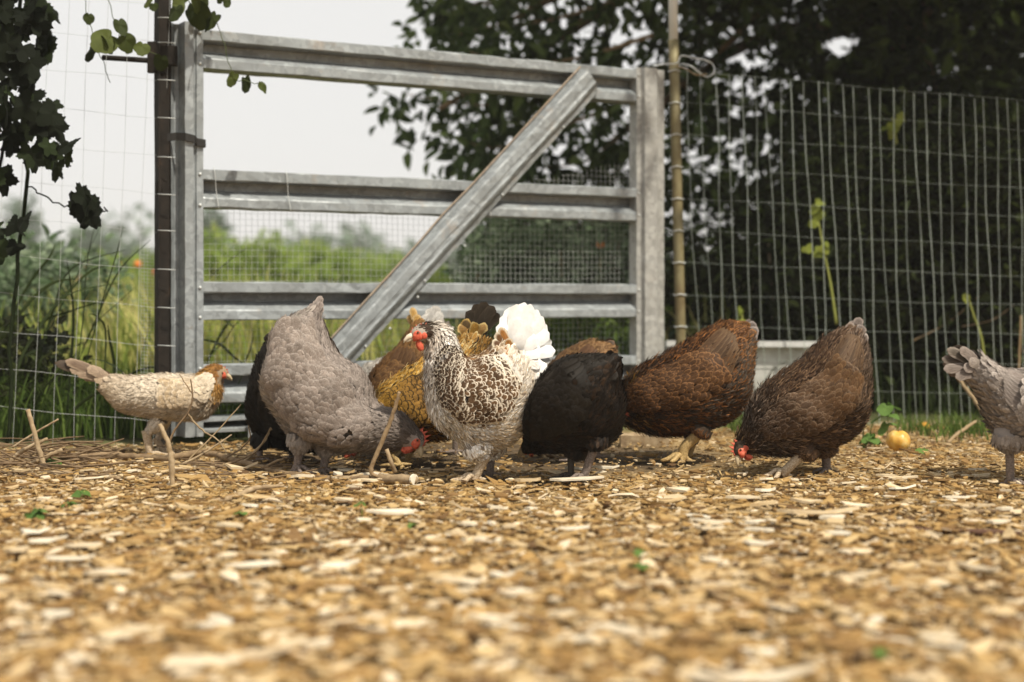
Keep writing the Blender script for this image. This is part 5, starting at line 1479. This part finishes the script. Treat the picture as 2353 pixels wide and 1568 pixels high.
def bindweed():
    t = empty('bindweed', at(440, 40, 4.5)); tag(t, 'thin green creeper with heart shaped leaves draped over the top of the gate post', 'creeper')
    spots = [(445, 30, .085), (412, 15, .05), (428, 38, .06), (470, 12, .05), (498, 50, .055), (478, 55, .05), (455, 5, .06), (520, 8, .035), (540, 182, .042), (562, 190, .055), (598, 198, .04), (405, 30, .06), (425, -10, .08), (480, -20, .07), (510, -15, .05), (450, -40, .08),
             (265, 105, .085), (245, 110, .06), (285, 95, .06), (218, 122, .05), (272, 62, .05), (330, 112, .05), (372, 140, .05), (205, 40, .035), (250, 128, .05), (345, 8, .03), (352, 15, .03), (240, -10, .06)]
    for (px, py, L) in spots:
        p = at(px, py, random.uniform(4.34, 4.52) if px > 380 else random.uniform(4.30, 4.40))
        put(random.choice(HL), 'leaf', t, p + np.array([0, 0, L * .45]), (random.gauss(-.2, .3), random.gauss(0, .45), random.gauss(0, .7)), L, None)
    for A in ([(190, -20), (200, 40), (222, 110), (240, 150), (252, 190)], [(240, -20), (270, 60), (290, 100), (340, 115), (372, 135)], [(420, -40), (440, 20), (480, 50), (500, 58)], [(500, 58), (520, 110), (535, 175), (562, 186), (600, 192)]):
        P = np.array([at(x, y, 4.38 if A[0][0] < 400 else 4.46) for x, y in A]); mb = MB()
        mb.tube(catmull(P, np.linspace(0, len(P) - 1, 18)) + rng.normal(0, .003, (18, 3)), .0013, 5); mb.build('stem', M_stem, t, smooth=True)


bindweed()


def tall_blades():
    lab = ['clump of long dark grass blades arching behind the left wire fence', 'tall seeding grass stalks leaning right beside the dark post', 'dark arching grass blades low behind the cream hen', 'grass stalks leaning right seen through the hinge side of the gate']
    sets = [[[(10, 1000), (60, 800), (190, 640), (250, 610)], [(0, 960), (80, 760), (160, 715), (240, 690)], [(20, 1000), (110, 780), (180, 650), (255, 505)], [(150, 1000), (172, 800), (180, 700), (172, 600)], [(40, 980), (30, 860), (130, 690), (160, 680)], [(170, 900), (185, 730), (188, 600), (205, 500)], [(-10, 800), (60, 660), (110, 590), (120, 560)], [(60, 940), (120, 740), (170, 620), (300, 575)], [(40, 1000), (100, 830), (150, 690), (290, 650)], [(0, 780), (70, 690), (120, 650), (170, 640)]],
            [[(180, 830), (220, 730), (270, 620), (340, 550)], [(190, 860), (230, 700), (260, 590), (275, 520)], [(150, 900), (210, 760), (280, 690), (320, 655)], [(235, 930), (250, 770), (240, 730), (225, 720)], [(260, 920), (262, 840), (250, 780), (245, 745)], [(300, 900), (330, 800), (345, 720), (330, 650)], [(240, 900), (300, 860), (340, 845), (365, 848)]],
            [[(20, 990), (70, 850), (140, 800), (185, 795)], [(60, 990), (90, 900), (150, 830), (160, 800)], [(-20, 900), (40, 830), (100, 800), (140, 805)], [(110, 985), (130, 900), (90, 830), (40, 815)], [(280, 985), (300, 880), (250, 830), (200, 825)], [(150, 990), (170, 940), (230, 900), (290, 905)], [(320, 1000), (330, 940), (350, 890), (340, 850)]],
            [[(470, 850), (510, 770), (570, 690), (600, 660)], [(480, 640), (510, 610), (540, 585), (565, 565)], [(470, 830), (520, 780), (545, 745), (580, 725)], [(560, 840), (575, 800), (580, 770), (572, 740)], [(465, 780), (500, 790), (530, 820), (560, 845)], [(500, 700), (515, 725), (530, 742), (545, 752)]]]
    for lb, st in zip(lab, sets):
        Y0 = 4.62 if lb[0] != 'g' else 5.05
        b0 = at(*st[0][0], Y0); t = empty('tall_grass', (b0[0], Y0, 0)); tag(t, lb, 'grass plant')
        for A in st:
            Yb = Y0 + random.uniform(-.08, .25)
            P = catmull(np.array([at(x, y, Yb) for x, y in A]), np.linspace(0, 3, 14)); P[:, 1] += np.linspace(0, random.uniform(-.1, .1), 14)
            wd = random.uniform(.006, .013); T = unit(np.gradient(P, axis=0)); nrm = unit(np.cross(T, rng.normal(0, 1, 3)) + np.array([0, -1, 0])); Sd = unit(np.cross(T, nrm))
            w = wd * np.sin(np.linspace(.5, math.pi * .985, 14))[:, None] * .5 + .0006
            V = np.stack([P - Sd * w, P + nrm * w * .35, P + Sd * w], 1).reshape(-1, 3)
            Fq = np.array([[i * 3 + j, i * 3 + j + 1, i * 3 + j + 4, i * 3 + j + 3] for i in range(13) for j in range(2)])
            np_mesh('blade', V, [Fq], M_weedblade, t)


tall_blades()


def stick(label, pts, rad, m=None, name='stick', Y=None, cat='stick', twist=.6):
    """pts: (px, py, Y) or (px, py) at Y, from the ground up or along"""
    A = np.array([at(p[0], p[1], p[2] if len(p) > 2 else Y) for p in pts]); A[:, 2] = np.maximum(A[:, 2], .004)
    n = 6 * len(A); P = catmull(A, np.linspace(0, len(A) - 1, n)); rr = np.asarray(rad if not np.isscalar(rad) else [rad, rad * .8], float)
    r_ = np.interp(np.linspace(0, 1, n), np.linspace(0, 1, len(rr)), rr) * .82
    P[1:-1] += rng.normal(0, 1, (n - 2, 3)) * r_[1:-1, None] * .22 * twist; r_ = r_ * rng.uniform(.88, 1.14, n)
    t = empty(name, (P[:, 0].mean(), P[:, 1].mean(), 0)); tag(t, label, cat)
    mb = MB(); mb.tube(P, r_, 9); mb.build('wood', m or M_bark, t, smooth=True)
    return t, P


def twig_on(t, pts, r, Y):
    A = np.array([at(x, y, Y) for x, y in pts]); n = 5 * len(A); P = catmull(A, np.linspace(0, len(A) - 1, n)); P += rng.normal(0, r * .3, P.shape)
    mb = MB(); mb.tube(P, np.linspace(r, r * .5, n), 6); mb.build('side_twig', M_bark, t, smooth=True)


GY = lambda py: F * CAMZ / (py * S - 300)            # distance of the flat ground seen at that height
stick('grey stick leaning upright out of the brush heap at the left edge', [(104, 1088), (86, 1020), (64, 941)], [.009, .008, .007], M_stripped, Y=3.75)
stick('thin straight twig slanting up to the right over the brush heap', [(28, 1028), (80, 995), (134, 963)], [.004, .003], M_stripped, Y=3.85)
stick('pale curved peeled stick rising at the left edge', [(20, 1072), (45, 1040), (109, 1008)], [.008, .007, .005], M_stripped, Y=3.8)
stick('short pale peeled stick pointing up right beside the curved one', [(60, 1073), (100, 1053), (143, 1033)], [.0075, .007], M_stripped, Y=3.78)
t_, P_ = stick('long bent branch lying across the ground below the cream and grey hens', [(132, 1058, 3.85), (224, 1046, 3.95), (308, 1049, 3.95), (392, 1052, 3.9), (462, 1040, 3.95), (532, 1056, 3.85), (588, 1071, 3.75), (658, 1088, 3.62), (760, 1100, 3.55), (848, 1098, 3.5)], [.009, .011, .012, .011, .010, .010, .010, .009, .009, .008])
twig_on(t_, [(560, 1062), (610, 1010), (622, 983)], .0035, 3.8); twig_on(t_, [(520, 1052), (571, 1015), (571, 978)], .003, 3.82); twig_on(t_, [(600, 1078), (640, 1058), (662, 1050)], .0045, 3.7)
stick('thick pale bare stick lying flat at the lower left of the brush heap', [(70, 1098, 3.62), (140, 1090, 3.62), (210, 1094, 3.6), (274, 1102, 3.55)], [.010, .011, .010, .007], M_stripped)
stick('pale stick lying at the left edge in front of the brush heap', [(-30, 1124, 3.4), (40, 1120, 3.4), (106, 1117, 3.4)], [.008, .008, .006], M_stripped)
stick('bare stick standing upright in front of the cream hen', [(395, 1133), (394, 1061), (386, 1019), (367, 974)], [.0075, .0085, .0075, .006], M_stripped, Y=3.36)
t_, P_ = stick('thin forked twig curling up in front of the cream hen', [(385, 1030), (400, 990), (431, 949), (442, 913), (438, 871)], [.004, .0036, .003, .002], Y=3.8)
twig_on(t_, [(431, 949), (460, 985), (500, 1010), (520, 1040)], .003, 3.82); twig_on(t_, [(442, 905), (425, 880), (412, 860)], .002, 3.8)
stick('straight twig slanting from the brush to the black hen behind the grey one', [(406, 1083, 3.8), (470, 1040, 3.85), (532, 999, 3.9)], [.004, .0025])
stick('wispy yellow twig leaning right in front of the gate foot', [(430, 1060, 3.9), (500, 990, 3.95), (554, 929, 4.0)], [.0028, .0016], M_drystem)
stick('forked twig lying in front of the corner plate of the gate', [(410, 1092, 3.7), (480, 1078, 3.72), (545, 1058, 3.72), (590, 1035, 3.75), (622, 983, 3.75)], [.004, .0035, .002])
stick('dull curved stick half buried in chips below the long branch', [(482, 1169, 3.15), (530, 1145, 3.2), (588, 1122, 3.25), (652, 1116, 3.28)], [.007, .008, .007, .004], M_stripped)
stick('dark leaning stick in front of the pecking grey hen, hooked at the foot', [(868, 1096), (852, 1078), (880, 1010), (905, 945), (918, 900)], [.004, .007, .0075, .006, .005], Y=3.5)
t_, P_ = stick('short dark log with a pale cut end under the head of the grey hen', [(848, 1098, 3.52), (900, 1100, 3.5), (952, 1102, 3.46)], [.013, .0145, .014], name='log', cat='log')
mb = MB(); e = P_[-1]; d = unit(P_[-1] - P_[-4]); mb.tube([e - d * .004, e + d * .0015], [.0138, .0135], 12); mb.build('cut_end', M_palechip, t_)
mb = MB(); mb.tube([at(908, 1085, 3.5), at(895, 1052, 3.5), at(888, 1032, 3.5)], [.006, .0055, .005], 8); mb.build('side_twig', M_stripped, t_, smooth=True)
stick('brown weathered stick half buried at the right edge', [(2158, 1204, 3.06), (2220, 1194, 3.06), (2284, 1184, 3.06)], [.008, .010, .011])
stick('long thin stick lying in front of the weathered stick at the right edge', [(2218, 1213, 3.0), (2290, 1210, 3.0), (2420, 1207, 3.0)], [.005, .006, .006])
stick('dark reddish stick lying in the blurred chips on the right', [(2070, 1277, 2.78), (2180, 1290, 2.74), (2300, 1296, 2.72), (2420, 1299, 2.7)], [.005, .007, .008, .008], mat('dark_red_bark', (.10, .05, .03), .8))
stick('dry bent cane leaning on the wire fence behind the grey hen', [(2278, 980, 4.9), (2240, 920, 5.0), (2199, 866, 5.1)], [.008, .009, .007], M_drystem)
stick('dry stick slanting left from the foot of the bent cane', [(2178, 1018, 4.45), (2206, 992, 4.55), (2242, 968, 4.65)], [.006, .007, .006], M_drystem)
stick('dry stalk standing in the hedge by the right edge', [(2338, 900, 5.5), (2343, 810, 5.5), (2346, 725, 5.5)], [.006, .006, .005], M_drystem)
stick('thin bare twig slanting through the hedge above the pecking hen', [(2100, 782, 5.7), (2180, 740, 5.8), (2250, 680, 5.9)], [.004, .004, .003], M_drystem)
stick('thin bare twig reaching right high in the hedge near the edge', [(2210, 750, 5.7), (2280, 735, 5.8), (2330, 700, 5.9)], [.003, .003, .002], M_drystem)


def brush_heap():
    # loose fine twigs of the heap at the left: nobody could count them
    mb = MB()
    for i in range(130):
        x = random.uniform(430, 700) if i % 3 == 2 else random.uniform(-60, 260); Yb = random.uniform(3.55, 4.25) - .25 * max(0, (x - 400) / 400.)
        c = at(x, 0, Yb); c[2] = random.uniform(.002, .045 if x < 240 else .012)
        a = random.gauss(0, .45) + (math.pi if random.random() < .5 else 0); L = random.uniform(.03, .13); el = random.gauss(.05, .16 if x < 260 else .06)
        d = np.array([math.cos(a) * math.cos(el), math.sin(a) * math.cos(el), math.sin(el)]); k = rng.normal(0, .12, 3)
        P = np.array([c - d * L, c - d * L * .3 + k * L * .4, c + d * L * .4 + k * L * .3, c + d * L]); P[:, 2] = np.maximum(P[:, 2], .002)
        mb.tube(P, np.array([1, .95, .8, .5]) * random.uniform(.0012, .0036), 5)
    o = mb.build('brush', M_bark, None, smooth=True); tag(o, 'loose fine brushwood littering the ground under the cream hen', 'brushwood', kind='stuff')


brush_heap()


def loose_chips():
    # the big pale splinters that stand out one by one
    named = [(260, 1330, 150, 30, 14, 'large pale splinter lying in the blurred chips at lower left'), (820, 1258, 165, 34, -8, 'broad pale splinter lying in the chips left of the centre'), (900, 1192, 110, 26, -12, 'long pale splinter in front of the short log'),
             (1870, 1195, 170, 34, 6, 'big split piece of pale wood below the grey brown hen'), (2068, 1137, 56, 22, 0, 'round pale chip lying right of the feet of the grey brown hen'), (2050, 1108, 90, 10, 8, 'narrow white splinter right of the feet of the grey brown hen'),
             (460, 1545, 240, 50, 4, 'largest pale slab at the bottom edge, badly out of focus'), (1130, 1215, 36, 70, 80, 'pale splinter that points at the camera below the laced hen'), (1600, 1195, 90, 18, 12, 'thin pale splinter right of the seedling'),
             (1440, 1370, 110, 60, 60, 'curled pale strip of wood below the seedling'), (1640, 1310, 80, 26, 40, 'tilted pale chip between the seedling and the right stick'), (1380, 1462, 120, 34, -18, 'pale blurred chip low in the middle'),
             (1720, 1580, 260, 36, -4, 'long grey splinter at the bottom right, badly out of focus'), (1320, 1110, 120, 14, -6, 'white sliver lying in front of the big black hen'), (1215, 1115, 80, 14, 4, 'white sliver between the laced hen and the black hen'), (1560, 1135, 60, 16, 20, 'pale sliver behind the seedling'),
             (2230, 1100, 90, 14, 6, 'pale sliver near the foot of the grey hen at the edge'), (1010, 1300, 60, 24, 20, 'stubby pale chip in the middle ground'), (700, 1105, 66, 10, 2, 'thin pale sliver in front of the feet of the lavender hen'), (2000, 1330, 80, 30, 30, 'wedge shaped pale chip below the dark reddish stick'),
             (2180, 1500, 130, 50, 20, 'broad pale chip at the lower right corner'), (1500, 1480, 100, 30, -30, 'slanted pale chip at the bottom, right of the middle')]
    rng2 = np.random.default_rng(5)
    lst = [(a, b_, c, d, e, l) for a, b_, c, d, e, l in named]
    for i in range(150):
        py = 1085 + 440 * rng2.uniform() ** 1.3; px = rng2.uniform(-60, 2420)
        sc_ = (py - 690) / 450.
        lst.append((px, py, rng2.uniform(34, 78) * sc_, rng2.uniform(9, 18) * sc_, rng2.uniform(-40, 40), None))
    for k, (px, py, lp, wp, ang, lab) in enumerate(lst):
        Y = GY(py); q = at(px, py, Y); mpp = S * Y / F
        L = np.array([lp * mpp]); W = np.array([min(max(wp * mpp * 1.6, .008), lp * mpp * .55)]); 
        V = chip_verts(1, np.array([[q[0], q[1], .007 + .004 * rng2.uniform()]]), L, W, np.array([.004 + .002 * rng2.uniform()]), np.array([math.radians(-ang) + rng2.normal(0, .15)]), np.array([rng2.normal(0, .05)]), np.array([rng2.normal(-.05, .12)]))[0]
        c = V.mean(0)
        o = np_mesh('wood_chip', V, [CHIP_F[0], CHIP_F[1]], M_palechip, smooth=False)
        o.data.transform(Matrix.Translation(-Vector(c))); o.location = tuple(c)
        if lab: tag(o, lab, 'wood chip', 'pale splinters that stand out')
        else: tag(o, 'pale splinter lying loose among the tan wood chips', 'wood chip', 'loose pale splinters')


loose_chips()

SL = [lobed_leaf('leaf', 1, .05, 1.0), lobed_leaf('leaf', 2, .05, 1.0)]
for g_ in SL: g_.materials.append(M_sprout)


def seedling(label, px, py, h, leaves, Lf, spread=.5, name='seedling'):
    Y = GY(py); q = at(px, py, Y); hm = h * S * Y / F; t = empty(name, (q[0], q[1], 0)); tag(t, label, 'seedling')
    mb = MB(); top = np.array([q[0] + random.gauss(0, .004), Y, hm]); mb.tube([[q[0], Y, -.003], [(q[0] + top[0]) / 2 + .002, Y, hm / 2], top], [.0018, .0015, .001], 6); mb.build('stem', M_ystem, t, smooth=True)
    for k in range(leaves):
        a = k * 2.4 + random.uniform(-.4, .4); zz = hm * (1 - .5 * (k // 3) / max(1, leaves // 3))
        L = Lf * S * Y / F * random.uniform(.8, 1.2)
        put(random.choice(SL), 'leaf', t, np.array([q[0], Y, zz]), (random.uniform(.7, 1.4), 0, a), L, None)


seedling('seedling with a green leaf cluster in the blurred middle foreground', 1472, 1325, 62, 5, 34)
seedling('low leafy seedling at the left edge in front of the brush heap', 85, 1196, 26, 7, 34)
seedling('small seedling with two upright leaves right of the low leafy one', 186, 1152, 26, 3, 30)
seedling('tiny pale seedling behind the low leafy one', 158, 1168, 14, 3, 22)
seedling('green sprout tucked against the grey leaning stick of the brush heap', 118, 1076, 24, 6, 26)
seedling('tiny sprout in front of the long bent branch', 552, 1190, 14, 3, 20)
seedling('thin upright sprout in the chips below the short log', 832, 1188, 34, 3, 18)
seedling('tiny dark sprout right of the thin upright sprout', 945, 1216, 14, 3, 16)
seedling('pale thin sprout in the blurred chips at lower right', 2025, 1530, 40, 3, 26)
seedling('leafy weed sprouting at the fence foot right of the grey brown hen', 2038, 1018, 92, 8, 34, name='weed')
seedling('low weed spreading beside the yellow fruit', 2000, 1024, 26, 7, 34, name='weed')
seedling('small weed in front of the yellow fruit', 2120, 1040, 10, 4, 26, name='weed')


def fruit(label, px, py, rpx, name, m, sq=.92):
    Y = GY(py + rpx); q = at(px, py, Y); r = rpx * S * Y / F; t = empty(name, (q[0], q[1], 0)); tag(t, label, 'fruit')
    V = []; nu, nv = 28, 18
    mb = MB(); mb.ball([0, 0, 0], [1, 0, 0], [0, 1, 0], [0, 0, 1], nu, nv); V = np.concatenate(mb.v)
    th = np.arctan2(V[:, 1], V[:, 0]); rr = 1 + .035 * np.cos(5 * th) - .22 * np.exp(-((V[:, 0] ** 2 + V[:, 1] ** 2) / .05))
    V = V * rr[:, None] * np.array([r, r, r * sq]) + np.array([q[0], q[1], r * sq * .97])
    np_mesh('flesh', V, [np.array(f) for f in mb.f.values()], m, t)
    mb = MB(); c = np.array([q[0], q[1], r * sq * 1.75]); mb.tube([c, c + [.002, 0, r * .25], c + [.007, 0, r * .45]], [.0016, .0014, .0018], 6); mb.build('stalk', M_drystem, t, smooth=True)


fruit('yellow windfall fruit lying in front of the hedge fence', 2064, 1010, 27, 'fruit', M_fruit)
fruit('small orange windfall by the fence foot, behind the bigger yellow one', 2126, 978, 10, 'fruit', mat('orange_fruit_skin', (.72, .33, .04), .45))


def old_board():
    a, b_ = at(1425, 1012, 4.45), at(1535, 1018, 4.45)
    t = empty('board', ((a[0] + b_[0]) / 2, 4.45, 0)); tag(t, 'short tan board lying behind the black and rust laced hens', 'board')
    mb = MB(); mb.prism([(0, -.02), (.0, .030), (.02, .036), (.07, .03), (.07, -.02)], np.array([a[0], 4.42, 0]), np.array([0, 1, 0]), UP, np.array([1, 0, 0]), 0, b_[0] - a[0], 8, .0015)
    mb.build('plank', M_stripped, t)


old_board()


def shoots():
    SH = [lobed_leaf('leaf', 3, .4, 1.0), lobed_leaf('leaf', 1, .1, 1.0)]
    for g_ in SH: g_.materials.append(M_shoot)
    spec = [('yellow green shoot climbing the wire fence behind the grey brown hen', [(1922, 745), (1908, 650), (1890, 560), (1876, 480)], [(1876, 478, .05), (1892, 492, .05), (1862, 490, .045), (1880, 515, .04), (1888, 470, .04), (1898, 560, .03), (1850, 575, .045), (1870, 585, .045), (1905, 580, .045)], 5.45),
            ('yellow green stalk with a pale bud near the right edge of the fence', [(2266, 880), (2256, 780), (2236, 720), (2224, 680)], [(2226, 682, .03), (2218, 690, .025)], 5.42),
            ('bright leaf spray hanging high in the dark hedge', [(2060, 330), (2056, 300), (2050, 270)], [(2046, 290, .055), (2060, 280, .05), (2036, 300, .045), (2056, 305, .05), (2066, 268, .04)], 5.9),
            ('small green shoot at the foot of the pipe post behind the rust laced hen', [(1702, 770), (1706, 745), (1704, 715)], [(1704, 715, .035), (1698, 735, .035), (1710, 740, .03), (1706, 760, .03)], 5.45)]
    for lb, A, lv, Y in spec:
        P = np.array([at(x, y, Y) for x, y in A]); t = empty('shoot', (P[0][0], Y, 0)); tag(t, lb, 'plant shoot')
        mb = MB(); n = 14; mb.tube(catmull(P, np.linspace(0, len(P) - 1, n)), np.linspace(.0058, .003, n), 6); mb.build('stem', M_ystem, t, smooth=True)
        for (x, y, L) in lv:
            put(random.choice(SH), 'leaf', t, at(x, y, Y - .01) + np.array([0, 0, L * .4]), (random.gauss(-.3, .3), random.gauss(0, .6), random.gauss(0, .6)), L, None)


shoots()


def flowers():
    spec = [(316, 607, 9, M_flower, 'orange flower behind the fence, topmost and nearest the post'), (270, 606, 7, M_flower, 'orange flower behind the fence, left of the topmost one'), (356, 626, 7, M_pinkfl, 'red flower touching the edge of the dark post'), (206, 650, 8, M_pinkfl, 'red flower low among the grass blades left of the orange ones'),
            (168, 662, 6, M_pinkfl, 'smallest red flower, farthest left'), (1380, 562, 9, M_flower, 'yellow orange bloom seen through the gate mesh near the free stile')]
    for (px, py, r, m, lb) in spec:
        Y = 9.0 if px < 500 else 6.3
        c = at(px, py, Y); rr = r * S * Y / F; t = empty('flower', (c[0], c[1], 0)); tag(t, lb, 'flower', 'flowers in the meadow growth')
        mb = MB(); mb.tube([[c[0] + .03, Y, -.01], [c[0] + .01, Y, c[2] * .5], c], [.004, .0035, .003], 6); mb.build('stem', M_stem, t, smooth=True)
        mb = MB()
        for k in range(9):
            a = k * 2 * math.pi / 9; d = np.array([math.cos(a), .35, math.sin(a)]); s_ = np.array([-math.sin(a), 0, math.cos(a)])
            p = c + d * rr * .55; mb.ball(p, d * rr * .55, s_ * rr * .28, np.array([0, -rr * .10, 0]), 8, 5)
        mb.ball(c + np.array([0, -.01, 0]), [rr * .35, 0, 0], [0, rr * .3, 0], [0, 0, rr * .35], 8, 6)
        mb.build('petals', m, t, smooth=True)


flowers()


def haze():
    bm_ = MB(); bm_.box([0, 212, 3.9], [402, 0, 0], [0, 276, 0], [0, 0, 4.95])
    m = bpy.data.materials.new('thin_summer_haze'); m.use_nodes = True; nt = m.node_tree
    for n_ in list(nt.nodes): nt.nodes.remove(n_)
    out = nt.nodes.new('ShaderNodeOutputMaterial'); v = nt.nodes.new('ShaderNodeVolumePrincipled')
    v.inputs['Color'].default_value = (.98, .95, .90, 1); v.inputs['Density'].default_value = .0022; v.inputs['Anisotropy'].default_value = 0.0
    nt.links.new(v.outputs[0], out.inputs['Volume'])
    o = bm_.build('haze', m); tag(o, 'thin pale summer haze over the meadow', 'haze', kind='stuff')


haze()
